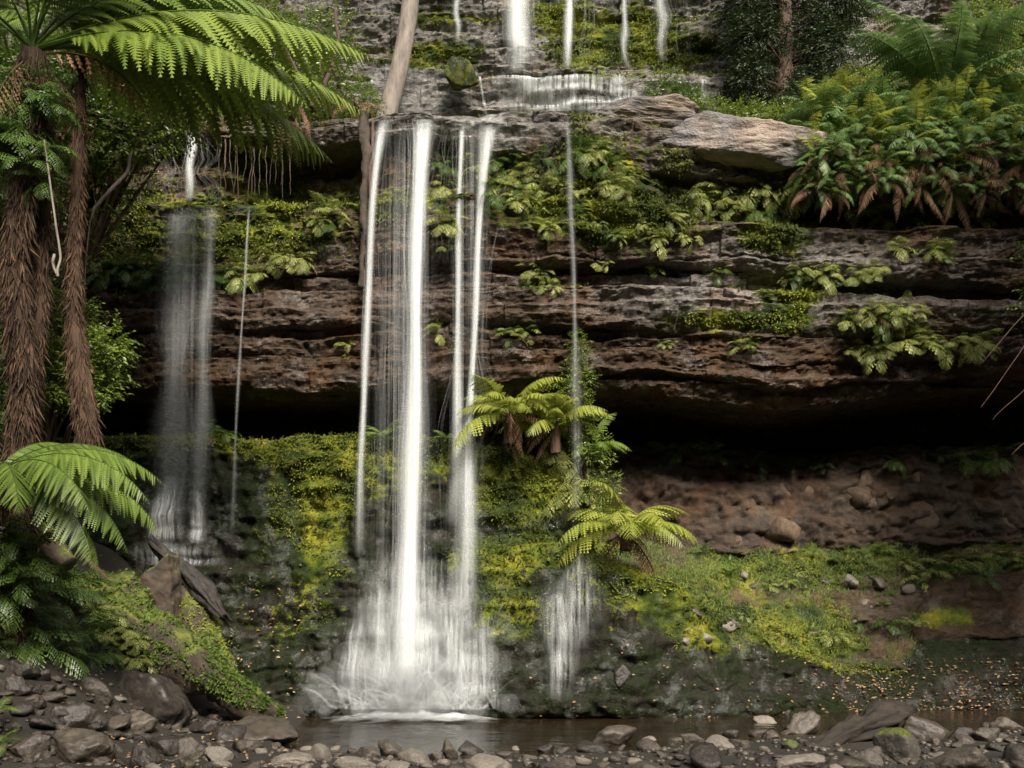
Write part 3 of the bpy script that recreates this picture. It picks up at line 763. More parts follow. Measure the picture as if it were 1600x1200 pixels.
# splash threads arcing from the foot, then fine spray
mb = MB(); g = np.random.default_rng(91)
for i in range(1100):
    cx = g.choice([632, 640, 600, 718, 700, 575], p=[.3, .2, .16, .16, .1, .08]) + g.normal(0, 26)
    p0 = np.array(P(cx, 1108, g.uniform(18.7, 19.15)))
    vx, vy, vz = g.normal(0, .5), -abs(g.normal(0, .35)), abs(g.normal(1.3, .9)) + .2
    tt = np.linspace(0, vz / 9.8 * g.uniform(.7, 1.25), 9)[:, None]
    pts = p0 + np.array([vx, vy, 0]) * tt * 2.2 + np.array([0, 0, 1.]) * (vz * tt - 4.9 * tt ** 2) * 1.5
    V, Q, _ = tube(pts, .016 * g.uniform(.4, 2.0), 4, False)
    mb.add(V, Q, None, np.repeat(g.uniform(.04, .22) * np.sin(np.linspace(.2, 2.9, 9)), 4))
tag(obj('spray', mb.mesh('spray'), M['foam']), 'white splash thrown up where the main fall lands', kind='stuff')
mb = MB()
t_ = np.linspace(0, math.pi, 7); f_ = np.arange(10) * 2 * math.pi / 10
sph = np.stack([np.sin(t_)[:, None] * np.cos(f_), np.sin(t_)[:, None] * np.sin(f_), np.cos(t_)[:, None] * np.ones(10)], -1).reshape(-1, 3)
sq = np.array([[i * 10 + j, i * 10 + (j + 1) % 10, (i + 1) * 10 + (j + 1) % 10, (i + 1) * 10 + j] for i in range(6) for j in range(10)])
for i in range(260):
    q = P(rng.normal(648, 66), 1112 - abs(rng.normal(0, 60)), rng.uniform(18.5, 19.2))
    mb.add(sph * rng.uniform(.1, .28) + np.array(q), sq, None, rng.uniform(.12, .42))
tag(obj('spray', mb.mesh('spray'), M['mist']), 'fine spray drifting over the foot of the main fall', kind='stuff')


# ------------------------------------------------------------------ leaves and fronds
def leaves(pos, dirs, nrm, ln, wd, tint):
    """folded diamond leaves, vectorised"""
    pos, dirs, nrm = (np.asarray(a, float) for a in (pos, dirs, nrm))
    dirs = dirs / (np.linalg.norm(dirs, axis=1)[:, None] + 1e-9)
    side = np.cross(dirs, nrm); side /= np.linalg.norm(side, axis=1)[:, None] + 1e-9
    up = np.cross(side, dirs)
    ln = np.broadcast_to(np.asarray(ln, float), (len(pos),))[:, None]; wd = np.broadcast_to(np.asarray(wd, float), (len(pos),))[:, None]
    mid = pos + dirs * ln * 0.45
    V = np.stack([pos, mid + side * wd + up * wd * .3, pos + dirs * ln - up * ln * .12, mid - side * wd + up * wd * .3], 1).reshape(-1, 3)
    b = np.arange(len(pos))[:, None] * 4
    T = np.concatenate([b + [0, 2, 1], b + [0, 3, 2]])
    return V, T, np.repeat(np.broadcast_to(tint, (len(pos),)), 4)


def frond(L, W, n, a0, a1, m=12, seed=0, bare=0.14, sweep=22, droop=28, rad=0.012, wp=0.16, base_tint=0.5, curl=0.0, pexp=1.1):
    g = np.random.default_rng(seed)
    K = 26
    s = np.linspace(0, 1, K)
    el = R(a0) + (R(a1) - R(a0)) * s ** pexp
    yaw = curl * s ** 2
    st = L / (K - 1)
    tg = np.stack([np.cos(el) * np.cos(yaw), np.cos(el) * np.sin(yaw), np.sin(el)], -1)
    pts = np.vstack([[0, 0, 0], np.cumsum(tg[:-1] * st, axis=0)])
    mb = MB()
    mb.tube(pts, rad * (1.05 - s * 0.9), 4, 0.0)
    for i in range(n):
        q = bare + (1 - bare) * (i + 0.3) / n
        sh = (math.sin(math.pi * min(1, ((i + 0.8) / n)) ** 0.62) ** 0.8) * 0.95 + 0.05
        if i > n * 0.92: sh *= 0.7
        c = np.array([np.interp(q, s, pts[:, k]) for k in range(3)])
        T = np.array([np.interp(q, s, tg[:, k]) for k in range(3)]); T /= np.linalg.norm(T)
        for sg in (-1, 1):
            sw = R(sweep + 22 * q + g.normal(0, 4)); dr = R(droop + g.normal(0, 7))
            S = np.cross([0, 0, 1.], T); S /= np.linalg.norm(S) + 1e-9
            N = np.cross(T, S)
            d0 = (S * sg * math.cos(dr) - N * math.sin(dr)) * math.cos(sw) + T * math.sin(sw)
            l = W * sh * g.uniform(.88, 1.08)
            nn = np.cross(d0, T) * sg; nn /= np.linalg.norm(nn) + 1e-9
            across = np.cross(nn, d0)
            k = np.linspace(0, 1, m + 1)
            ax = c + d0 * (k * l)[:, None] + np.array([0, 0, -1.]) * (k ** 2 * l * 0.22)[:, None]
            wv = l * wp * (1 - k) ** 0.7 * (0.55 + 0.45 * np.minimum(1, k * 5))
            tin = float(np.clip(base_tint + g.normal(0, .16) + 0.25 * (q - .5), 0.02, .93))
            V = [ax]; TR = []
            o = m + 1
            for ss in (-1, 1):
                tip = ax[:-1] + (ax[1:] - ax[:-1]) * 0.95 + across * ss * wv[:-1, None] + nn * (0.12 * wv[:-1, None])
                V.append(tip)
                j = np.arange(m)
                TR.append(np.stack([j, j + 1, o + j], -1) if ss > 0 else np.stack([j + 1, j, o + j], -1))
                o += m
            mb.add(np.vstack(V), None, np.vstack(TR), tin)
    return mb.mesh('frond', False)


def mats(me, m):
    me.materials.clear(); me.materials.append(m); return me


FR = {}
# arching tree fern fronds, ground fern fronds, small once-divided fronds
FR['tree'] = [mats(frond(1, .20, 44, a0, a1, 14, 200 + i, wp=.17, rad=.006, base_tint=.45, droop=38), M['fern']) for i, (a0, a1) in enumerate([(45, -40), (60, -35), (30, -55), (75, -10)])]
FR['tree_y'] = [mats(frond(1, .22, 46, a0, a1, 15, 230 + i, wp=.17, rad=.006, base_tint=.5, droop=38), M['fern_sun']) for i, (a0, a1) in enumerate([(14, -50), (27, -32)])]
FR['far'] = [mats(frond(1, .19, 40, a0, a1, 10, 240 + i, wp=.2, rad=.006, droop=20), M['fern_back']) for i, (a0, a1) in enumerate([(60, -30), (75, 0), (40, -40)])]
FR['ground'] = [mats(frond(1, .22, 20, a0, a1, 7, 260 + i, wp=.2, rad=.008, droop=22), M['fern']) for i, (a0, a1) in enumerate([(50, -35), (35, -50), (65, -15)])]
FR['yellow'] = [mats(frond(1, .24, 20, a0, a1, 7, 280 + i, wp=.2, rad=.008, droop=25), M['fern_yellow']) for i, (a0, a1) in enumerate([(45, -50), (30, -60), (60, -30)])]
FR['ledge'] = [mats(frond(1, .28, 13, a0, a1, 3, 300 + i, wp=.14, rad=.012, bare=.2, sweep=28, droop=18, base_tint=.62), M['ledge']) for i, (a0, a1) in enumerate([(25, -75), (45, -60), (5, -85), (50, -40)])]
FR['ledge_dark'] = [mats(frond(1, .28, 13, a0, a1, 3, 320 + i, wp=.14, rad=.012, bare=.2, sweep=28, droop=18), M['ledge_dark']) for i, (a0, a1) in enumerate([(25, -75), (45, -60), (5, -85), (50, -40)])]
FR['dead'] = [mats(frond(1, .14, 14, a0, a1, 4, 340 + i, wp=.2, rad=.01, droop=60), M['dead']) for i, (a0, a1) in enumerate([(-10, -88), (-40, -86), (20, -88)])]
FR['bank'] = [mats(frond(1, .2, 15, a0, a1, 4, 360 + i, wp=.26, rad=.009, droop=20), M[mm]) for i, (a0, a1, mm) in enumerate([(50, -30, 'fern_back'), (25, -55, 'fern_back'), (65, -10, 'fern_yellow'), (5, -75, 'ledge_dark'), (20, -80, 'fern_back')])]


def fern(name, label, loc, kind, n, size, cat='fern', group=None, az=(-180, 180), dead=0, trunk=0.0, trunk_r=0.12, seed=0, pitch=10, part='frond'):
    g = np.random.default_rng(seed + 1000)
    e = empty(name, loc)
    tag(e, label, cat, group)
    lst = FR[kind]
    for i in range(n):
        a = R(az[0] + (az[1] - az[0]) * (i + g.uniform(.2, .8)) / n)
        obj(part, lst[int(g.integers(len(lst)))], None, e, (0, 0, 0), (g.normal(0, .15), R(g.normal(0, pitch)), a), size * g.uniform(.75, 1.1))
    for i in range(dead):
        a = R(az[0] + (az[1] - az[0]) * g.random())
        obj('dead_frond', FR['dead'][int(g.integers(3))], None, e, (0, 0, -.02), (0, 0, a), size * g.uniform(.5, .85))
    if trunk:
        zz = np.linspace(0.03, -trunk, 8)
        mb = MB()
        V, Q, T = tube(np.stack([zz * 0, zz * .05, zz], -1), trunk_r * (1 + .25 * np.linspace(0, 1, 8)), 9)
        V = V + 0.18 * trunk_r * np.stack([vnoise(V[:, 0] * 30, V[:, 1] * 30, V[:, 2] * 14, k) for k in (1, 2, 3)], -1)
        mb.add(V, Q, T, .35)
        fibres(mb, [(0, 0, z) for z in np.linspace(0, -trunk, 6)], trunk_r, 160, g)
        obj('trunk', mb.mesh('trunk', False), M['fibre'], e)
    return e


def fibres(mb, path, r, n, g, ln=.14):
    path = np.array([tuple(p) for p in path], float)
    k = g.uniform(0, 1, n) * (len(path) - 1)
    i = np.minimum(k.astype(int), len(path) - 2); f = (k - i)[:, None]
    c = path[i] * (1 - f) + path[i + 1] * f
    th = g.uniform(0, 2 * math.pi, n)
    out = np.stack([np.cos(th), np.sin(th), np.zeros(n)], -1)
    rr = np.broadcast_to(np.asarray(r, float), (n,)) if np.isscalar(r) else np.interp(k, np.arange(len(path)), r)
    V, T, tt = leaves(c + out * rr[:, None] * .93, out * g.uniform(.0, .4, n)[:, None] + np.stack([g.normal(0, .22, n), g.normal(0, .22, n), -1 + g.normal(0, .2, n)], -1), out + g.normal(0, .5, (n, 3)), g.uniform(.5, 1.5, n) * ln, g.uniform(.002, .006, n) * ln / .14, g.uniform(.1, 1, n) ** 1.4)
    mb.add(V, None, T, tt)


# ------------------------------------------------------------------ tree ferns
def tree_fern(label, crown, base, r, fronds, seed, dead=4):
    g = np.random.default_rng(seed)
    e = tag(empty('tree_fern', base), label, 'tree fern')
    b = Vector(base); c = Vector(crown) - b
    zz = np.linspace(0, 1, 26)
    path = np.stack([c.x * zz + .09 * np.sin(zz * 7) + .04 * np.sin(zz * 17), c.y * zz, c.z * zz - .1 * (zz == 0)], -1)
    rad = r * (1.15 - .25 * np.sin(zz * math.pi)) * (1 + .12 * vnoise(zz * 6, 0, 0, seed))
    V, Q, T = tube(path, rad, 16)
    V = V + .22 * r * np.stack([fbm(V[:, 0] * 6, V[:, 1] * 6, V[:, 2] * 2, k + seed, 3) for k in (1, 2, 3)], -1)
    mb = MB(); mb.add(V, Q, T, .3)
    fibres(mb, path, rad, int(6500 * c.z / 5), g, .26)
    obj('trunk', mb.mesh('trunk', False), M['fibre'], e)
    for kind, idx, az, pitch, size in fronds:
        obj('frond', FR[kind][idx], None, e, c, (0, R(-pitch), R(az)), size)
    for i in range(dead):
        obj('dead_frond', FR['dead'][i % 3], None, e, c - Vector((0, 0, .1)), (0, 0, g.uniform(-3, 3)), g.uniform(1.2, 2.2))
    return e


c1 = P(50, 78, 14.0)
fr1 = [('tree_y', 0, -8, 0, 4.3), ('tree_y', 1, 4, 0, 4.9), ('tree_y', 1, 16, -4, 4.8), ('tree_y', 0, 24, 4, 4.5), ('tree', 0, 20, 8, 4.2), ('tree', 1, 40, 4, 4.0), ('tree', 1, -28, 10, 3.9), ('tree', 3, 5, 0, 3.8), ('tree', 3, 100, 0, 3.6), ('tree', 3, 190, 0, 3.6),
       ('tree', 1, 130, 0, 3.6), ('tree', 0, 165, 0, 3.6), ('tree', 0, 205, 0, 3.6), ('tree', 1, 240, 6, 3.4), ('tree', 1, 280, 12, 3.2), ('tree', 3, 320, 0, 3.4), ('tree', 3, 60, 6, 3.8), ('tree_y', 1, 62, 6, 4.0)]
tree_fern('tall tree fern with thick shaggy brown trunk and long arching fronds', c1, P(14, 985, 14.0), .135, fr1, 5, 5)
c2 = P(-6, 742, 13.2)
fr2 = [('tree', 2, 8, 6, 2.3), ('tree', 2, -12, -2, 2.45), ('tree', 0, 16, 0, 1.9), ('tree', 2, -32, -8, 2.2), ('tree', 2, -55, -12, 2.0), ('tree', 2, -2, -22, 2.2), ('tree', 2, 4, -36, 2.0), ('tree', 2, -20, -30, 2.2), ('tree', 2, 10, -12, 2.4), ('tree', 1, 55, 0, 1.5), ('tree', 0, 120, 0, 1.5), ('tree', 0, 200, 0, 1.5), ('tree', 2, -95, 0, 1.5), ('tree', 2, -24, -14, 1.7)]
tree_fern('low tree fern spreading bright green fronds beside the shaggy trunk', c2, P(-40, 930, 13.5), .09, fr2, 6, 1)
# companion trunks
mb = MB(); g = np.random.default_rng(15)
pth = [P(130, 40, 14.9), P(120, 300, 14.7), P(114, 420, 14.6), P(117, 500, 14.6), P(124, 570, 14.5), P(132, 640, 14.45), P(146, 712, 14.4)]
pth = np.array([[np.interp(t, np.linspace(0, 1, 7), [p[k] for p in pth]) for k in range(3)] for t in np.linspace(0, 1, 28)])
rad = np.interp(np.linspace(0, 1, 28), [0, .3, .55, .75, .92, 1], [.07, .07, .09, .14, .12, .03])
V, Q, T = tube(pth, rad, 12)
V = V + .03 * np.stack([fbm(V[:, 0] * 8, V[:, 1] * 8, V[:, 2] * 3, k, 3) for k in (1, 2, 3)], -1)
mb.add(V, Q, T, .3); fibres(mb, pth, rad, 4200, g, .2)
e = tag(empty('tree_fern', tuple(pth[-1])), 'slender shaggy fern trunk hanging free, its ragged end above the low fern', 'tree fern'); obj('trunk', mb.mesh('trunk', False), M['fibre'], e, -Vector(tuple(pth[-1])))
mb = MB()
pth = [P(72, 190, 14.5), P(66, 330, 14.5), P(60, 450, 14.5), P(52, 560, 14.5), P(40, 680, 14.5), P(32, 800, 14.6)]
V, Q, T = tube(np.array([[np.interp(t, np.linspace(0, 1, 6), [p[k] for p in pth]) for k in range(3)] for t in np.linspace(0, 1, 24)]), .1, 12)
V = V + .05 * np.stack([fbm(V[:, 0] * 7, V[:, 1] * 7, V[:, 2] * 2, k + 9, 3) for k in (1, 2, 3)], -1)
mb.add(V, Q, T, .25); fibres(mb, pth, .1, 4500, g, .2)
e = tag(empty('tree_fern', tuple(pth[-1])), 'darker fibrous trunk standing against the tall tree fern', 'tree fern'); obj('trunk', mb.mesh('trunk', False), M['fibre'], e, -Vector(tuple(pth[-1])))
e = P(1472, 165, 21.0)
tag(fern('tree_fern', 'broad green tree fern rising behind the fern-covered ledge', e, 'far', 18, 2.9, 'tree fern', seed=3, pitch=8, trunk=.8, trunk_r=.15), None)

for i in range(16):
    x, y = rng.uniform(0, 105), rng.uniform(95, 300)
    fern('epiphyte_fern', 'dark strap fern growing on the shaggy trunk of the tall tree fern', P(x, y, 13.75 + rng.uniform(0, .2)), 'ledge_dark', 11, rng.uniform(.45, .75), group='strap ferns on the tall tree fern trunk', seed=900 + i, pitch=22)
for i, (x, y) in enumerate([(0, 830), (28, 850), (50, 870), (10, 880), (40, 905), (15, 930), (-15, 860), (60, 900)]):
    fern('fern', 'dark strap fern crowding the foot of the tall tree fern', P(x, y, 13.5), 'ledge_dark', 13, .62, group='strap ferns at the foot of the tall tree fern', seed=930 + i, pitch=22)
# ------------------------------------------------------------------ ferns of the middle and right
fern('fern', 'yellow-green fern with browned fronds on the mossy ledge', P(796, 650, 19.7), 'yellow', 18, 1.5, seed=11, dead=9, trunk=.55, trunk_r=.09)
fern('fern', 'green fern leaning out behind the browned yellow fern', P(868, 668, 19.9), 'yellow', 16, 1.25, seed=12, dead=6, trunk=.5, trunk_r=.08)
fern('fern', 'large bright fern with a rusty frond at the rock shoulder', P(978, 832, 19.8), 'yellow', 18, 1.75, seed=13, dead=8, trunk=.35, trunk_r=.1)
fern('fern', 'small bright fern beside the white water column', P(600, 684, 20.1), 'ground', 9, .62, seed=14)
fern('fern', 'low dark fern between the two bright streams', P(696, 686, 20.2), 'ground', 7, .4, seed=15)
fern('fern', 'green fern reaching out under the leafy shrub', P(925, 700, 20.3), 'ground', 9, .95, seed=16)
fern('fern', 'fern standing at the top of the grassy bank below bare earth', hit(1372, 866)[0], 'ground', 9, .72, seed=17, dead=3)
fern('fern', 'small fern at the left end of the grassy bank', hit(1095, 868)[0], 'ground', 8, .5, seed=18)
fern('fern', 'tiny fern in the middle of the grassy bank top', hit(1270, 866)[0], 'ground', 6, .36, seed=19)
p_, _ = hit(1300, 995); fern('fern', 'pale rosette fern growing from bright moss', p_, 'ledge', 14, .5, seed=20, pitch=18)
p_, _ = hit(1380, 978); fern('fern', 'dark spiky fern in the moss beside the pale rosette', p_, 'ledge_dark', 16, .6, seed=21, pitch=18)
p_, _ = hit(1425, 975); fern('fern', 'low fern between the spiky fern and the moss cushion', p_, 'ledge', 11, .45, seed=22, pitch=18)
fern('fern', 'fern frond tuft at the stony left shore', P(-4, 1112, 12.6), 'ground', 8, .42, seed=23)
fern('fern', 'fern tuft low on the stony left shore', P(0, 1165, 12.3), 'ground', 7, .36, seed=24)
for i in range(18):
    x = 1430 + i * 11 + rng.uniform(-5, 5)
    q, _ = hit(x, 905 - 24 * (i / 18) + rng.uniform(-22, 8))
    fern('fern', 'strap-leaved fern in the drift at the end of the grassy bank', q, ['ledge', 'ledge_dark'][i % 2], 10, rng.uniform(.5, .75), group='ferns massed at the end of the grassy bank', seed=40 + i, pitch=15)


for i in range(20):
    x, y = rng.uniform(1070, 1430), rng.uniform(868, 990)
    q, _ = hit(x, y)
    fern('fern', 'tiny fern sprouting from the moss of the grassy bank', q, ['ground', 'ledge_dark', 'ledge'][i % 3], 8, rng.uniform(.2, .42), group='tiny ferns on the grassy bank', seed=960 + i, pitch=18)


def clumps(label, group, spots, kind, size, n=9, seed=0, az=(-165, -15)):
    spots = list(spots) + [(x + random.uniform(-20, 20), y + random.uniform(-9, 9)) for x, y in spots]
    for i, (x, y) in enumerate(spots):
        q, nn = hit(x, y)
        a = random.uniform(-45, 45) if az[1] - az[0] < 300 else 0
        fern('ledge_fern', label, q + nn * .02, kind if random.random() < .85 else 'ledge_dark', random.randint(6, n + 5), size * random.choice([.7, .95, 1.15, 1.4, 1.6]) * random.uniform(.9, 1.15), group=group, seed=seed + i, az=(az[0] + a, az[1] + a), pitch=24, dead=random.choice([0, 0, 1, 2]))


clumps('yellow-green ledge fern hanging below the pale rounded slab', 'ledge ferns below the pale slab', [(1100, 322), (1125, 318), (1148, 326), (1172, 328), (1196, 334), (1222, 338), (1160, 300), (1240, 306), (1190, 286), (1252, 292), (1095, 300), (1132, 334), (1210, 318)], 'ledge', .46, 10, 400)
clumps('green ledge fern under the shaggy hanging fern mass', 'ledge ferns under the hanging fern mass', [(1320, 322), (1348, 334), (1380, 338), (1412, 346), (1442, 342), (1310, 300), (1330, 288), (1468, 304), (1512, 350)], 'ledge', .46, 9, 430)
clumps('fern tuft on the bare grey rock face right of the moss patch', 'fern tufts on the bare grey face', [(1395, 390), (1455, 392), (1470, 400)], 'ledge', .38, 8, 450)
clumps('ledge fern in the long cluster under the grey bed', 'ledge ferns under the grey bed', [(1236, 436), (1262, 440), (1288, 436), (1312, 440), (1336, 434), (1356, 430), (1246, 424), (1300, 424)], 'ledge', .4, 9, 460)
clumps('ledge fern along the dark edge of the big overhang', 'ledge ferns along the overhang edge', [(1326, 500), (1350, 495), (1376, 500), (1396, 498), (1436, 488), (1336, 548), (1366, 546), (1392, 540), (1420, 544), (1452, 532), (1480, 542), (1505, 540), (1528, 538)], 'ledge', .42, 9, 480)
clumps('fern tuft spaced out on the brown middle bed', 'fern tufts on the middle bed', [(1125, 428), (1022, 418), (950, 412), (846, 424), (852, 448), (800, 528), (826, 524), (682, 522), (550, 540), (1045, 540), (1160, 545)], 'ledge', .34, 8, 510)
clumps('glossy ledge fern on the mossy face beside the slender strand', 'ledge ferns on the mossy upper face', [(928, 246), (914, 272), (946, 262), (936, 228), (960, 296), (912, 300), (790, 286), (832, 276), (752, 268), (692, 288), (812, 318), (980, 300), (800, 250), (850, 300), (870, 290)], 'ledge', .38, 9, 530)
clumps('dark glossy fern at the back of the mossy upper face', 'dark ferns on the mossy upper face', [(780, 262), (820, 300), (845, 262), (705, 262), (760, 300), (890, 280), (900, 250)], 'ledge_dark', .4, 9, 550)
clumps('pale fern tuft on the bulging mossy bed', 'fern tufts on the bulging bed', [(940, 350), (1000, 352), (1052, 346), (1032, 378), (862, 362), (705, 352), (690, 386), (965, 372), (1066, 370)], 'ledge', .34, 8, 560)
clumps('drooping ledge fern on the dark bed left of the main fall', 'ledge ferns left of the main fall', [(500, 346), (535, 344), (518, 352), (432, 408), (404, 428), (372, 434), (470, 408)], 'ledge', .38, 8, 580)
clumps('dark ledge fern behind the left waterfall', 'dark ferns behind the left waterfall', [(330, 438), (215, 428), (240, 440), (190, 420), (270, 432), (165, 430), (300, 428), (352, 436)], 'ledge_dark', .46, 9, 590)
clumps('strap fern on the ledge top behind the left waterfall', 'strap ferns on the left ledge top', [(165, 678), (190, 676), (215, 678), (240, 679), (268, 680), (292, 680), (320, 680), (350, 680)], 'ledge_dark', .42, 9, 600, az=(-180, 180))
clumps('little fern on the shadowed top of the bare earth bank', 'little ferns on the earth bank top', [(1060, 706), (1110, 710), (1180, 720), (1240, 730), (1290, 732), (1400, 722), (1450, 716), (1500, 718), (1540, 714), (1580, 712)], 'ledge_dark', .5, 8, 620, az=(-180, 180))
clumps('yellow strap fern hanging down the mossy shoulder', 'strap ferns down the mossy shoulder', [(885, 722), (900, 738), (912, 756), (905, 778), (918, 790), (890, 760), (870, 708)], 'ledge', .52, 9, 640)
for i, (x, y) in enumerate([(150, 955), (175, 962), (195, 985), (165, 990), (215, 1002), (140, 985), (185, 1015), (205, 1030), (225, 1035), (160, 1020)]):
    fern('ledge_fern', 'yellow-green strap fern growing from the moss of the thick log', P(x, y, 16.3), 'ledge', 10, .4, group='strap ferns on the thick log', seed=680 + i, az=(-170, 0), pitch=16)
clumps('strap fern hanging over the upper end of the mossy log', 'strap ferns above the mossy log', [(20, 930), (50, 925), (80, 930), (110, 935), (140, 940), (60, 965), (100, 985), (130, 1000), (160, 985), (30, 985), (85, 1020), (185, 1000), (170, 1030), (10, 905), (40, 895), (75, 900), (110, 905), (10, 955), (45, 1000), (120, 1030), (150, 960), (200, 1015), (15, 1015)], 'ledge_dark', .5, 12, 660, az=(-180, 180))

# ferns crowding the overhanging ledge, with dead skirts
k = 0
for row, (yy, cnt, Y0, sz) in enumerate([(172, 16, 20.7, 1.0), (192, 18, 20.2, .95), (216, 18, 19.85, .85), (244, 16, 19.65, .75), (272, 16, 19.6, .7), (300, 12, 19.6, .6)]):
    for i in range(cnt):
        x = 1262 + (i + rng.uniform(.1, .9)) * (400 / cnt)
        q = P(x, yy - 14 * math.sin((x - 1250) / 130) + rng.uniform(-10, 10), Y0 + rng.uniform(-.15, .15))
        lb, gp = [('upright leafy fern on top of the fern-covered right ledge', 'upright ferns on top of the right ledge'), ('all-green leafy fern spilling over the rim of the right ledge', 'green ferns at the rim of the right ledge'), ('fern with brown dead fronds drooping under the right ledge', 'browning ferns under the right ledge')][min(2, row // 2 if row < 3 else 2)]
        e = fern('fern', lb, q, 'bank', 13, sz, group=gp, seed=700 + k, pitch=16)
        if row >= 3:
            for j in range(4):
                obj('dead_frond', FR['dead'][j % 3], None, e, (0, 0, -.05), (rng.normal(0, .35), rng.normal(0, .3), rng.uniform(-3.1, 0)), rng.uniform(.3, 1.05))
        k += 1
# soil lip carrying them
mb = MB()
u = np.linspace(0, 1, 70)
pth = np.stack([np.interp(u, [0, 1], [P(1262, 250, 20.4).x, P(1960, 250, 20.4).x]), 20.45 + .12 * np.sin(u * 9), CAM_Z + (HORIZON - 262) / FPX * 20.4 + .12 * np.sin(u * 14)], -1)
V, Q, T = tube(pth, .62 + .1 * np.sin(u * 23), 16)
V = V + .1 * np.stack([fbm(V[:, 0] * 2, V[:, 1] * 2, V[:, 2] * 2, q, 4) for q in (41, 42, 43)], -1)
mb.add(V, Q, T, .2)
tag(obj('soil', mb.mesh('soil'), M['mossy_wood']), 'dark root-bound soil under the ledge ferns', kind='structure')


# ------------------------------------------------------------------ shrubs and trees
def foliage(blob, n, per, ll, g, flat=.4):
    """leaf sprays through ellipsoids (centre, rx, ry, rz)"""
    w_ = np.array([b[1] * b[2] * b[3] for b in blob]) ** .67
    bi = g.choice(len(blob), n, p=w_ / w_.sum())
    d = g.normal(size=(n, 3)); d /= np.linalg.norm(d, axis=1)[:, None]
    rr = g.uniform(0, 1, n) ** .45
    C = np.array([tuple(b[0]) for b in blob]); S = np.array([b[1:4] for b in blob])
    lump = 1 + .35 * fbm(d[:, 0] * 2.2 + bi, d[:, 1] * 2.2, d[:, 2] * 2.2, 77, 2)
    pos = C[bi] + d * S[bi] * (rr * lump)[:, None]
    tw = d + g.normal(0, .5, (n, 3)) + [0, 0, -.15]; tw /= np.linalg.norm(tw, axis=1)[:, None]
    mb = MB()
    P_, D_, N_, T_ = [], [], [], []
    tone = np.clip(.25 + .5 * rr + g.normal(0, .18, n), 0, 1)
    for k in range(per):
        s = (k + .5) / per
        side = np.cross(tw, [0, 0, 1.]); side /= np.linalg.norm(side, axis=1)[:, None] + 1e-9
        sg = 1 if k % 2 else -1
        P_.append(pos + tw * (s * ll * per * .42))
        D_.append(tw * .7 + side * sg * .8 + g.normal(0, .2, (n, 3)))
        nn = np.array([[0, -.3, 1.]]) + g.normal(0, flat, (n, 3))
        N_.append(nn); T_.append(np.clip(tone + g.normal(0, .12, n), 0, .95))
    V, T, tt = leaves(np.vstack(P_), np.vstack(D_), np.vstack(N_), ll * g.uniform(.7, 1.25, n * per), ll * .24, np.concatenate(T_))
    mb.add(V, None, T, tt)
    return mb, pos


def shrub(name, label, blob, n, per, ll, mat, base, bark='dark_bark', seed=0, nb=14, r=.05, cat='shrub', group=None):
    g = np.random.default_rng(seed)
    e = tag(empty(name, base), label, cat, group)
    off = -Vector(base)
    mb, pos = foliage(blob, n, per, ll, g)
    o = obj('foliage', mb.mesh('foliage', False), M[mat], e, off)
    st = MB()
    for i in g.choice(len(pos), nb, replace=False):
        a, b = np.array(base), pos[i]
        t = np.linspace(0, 1, 9)[:, None]
        mid = (a + b) / 2 + g.normal(0, .12, 3) + [0, 0, .15]
        st.tube(((1 - t) ** 2 * a + 2 * t * (1 - t) * mid + t * t * b), np.linspace(r, r * .15, 9), 5)
    obj('stem', st.mesh('stem'), M[bark], e, off)
    return e


def E(px, py, Y, rx, ry, rz): return (P(px, py, Y), rx, ry, rz)


shrub('shrub', 'small-leaved glossy shrub filling the space under the tall tree fern fronds', [E(225, 130, 17.6, .95, .7, .65), E(300, 130, 17.8, .65, .6, .5), E(190, 200, 17.4, .7, .6, .7), E(130, 100, 17.5, .9, .7, .9), E(255, 190, 17.8, .6, .5, .4)], 2600, 7, .085, 'shrub_bright', P(130, 420, 18.0), seed=1, nb=22)
shrub('shrub', 'dark dense shrub behind the shaggy fern trunks', [E(20, 150, 17.2, 1.3, .8, 1.2), E(90, 300, 17.6, .9, .7, 1.4), E(150, 260, 17.9, .5, .5, .8), E(-60, 350, 17, 1.2, .8, 1.6), E(60, 480, 17.6, .7, .6, .9), E(-60, 600, 17, 1, .8, 1.2)], 3000, 7, .1, 'shrub', P(60, 760, 17.8), seed=2, nb=22)
shrub('shrub', 'leafy green shrub between the two shaggy trunks', [E(95, 500, 16.2, .45, .4, .5), E(145, 560, 16.0, .42, .4, .4), E(90, 590, 16.0, .4, .4, .45), E(172, 545, 15.8, .3, .3, .3), E(150, 610, 15.8, .3, .3, .22)], 1000, 7, .085, 'shrub_bright', P(70, 780, 16.6), seed=3, nb=18)
shrub('shrub', 'bright shrub on the cliff edge behind the frond tips', [E(520, 130, 20.9, .6, .5, .5), E(470, 150, 20.8, .6, .4, .45), E(560, 160, 20.7, .4, .4, .4), E(500, 60, 21.4, .8, .5, .6), E(400, 60, 21.6, 1., .6, .9), E(320, 20, 21.4, 1.2, .7, 1.)], 2300, 7, .08, 'shrub_bright', P(500, 205, 21.1), seed=4, nb=22)
shrub('shrub', 'slender small-leaved shrub rising through the slender strand', [E(905, 545, 19.9, .17, .16, .3), E(905, 590, 19.9, .3, .22, .3), E(892, 610, 19.9, .28, .2, .2), E(912, 660, 19.9, .28, .25, .5), E(930, 700, 19.9, .35, .25, .3), E(940, 760, 20.0, .4, .25, .3)], 900, 6, .06, 'shrub_bright', P(915, 770, 20.2), seed=5, nb=26, r=.02)
shrub('shrub', 'soft green bush on the step left of the conifer', [E(1040, 150, 21.6, .5, .4, .4), E(1070, 165, 21.5, .4, .3, .3)], 500, 7, .07, 'shrub', P(1045, 190, 21.6), seed=6, nb=10, r=.03)
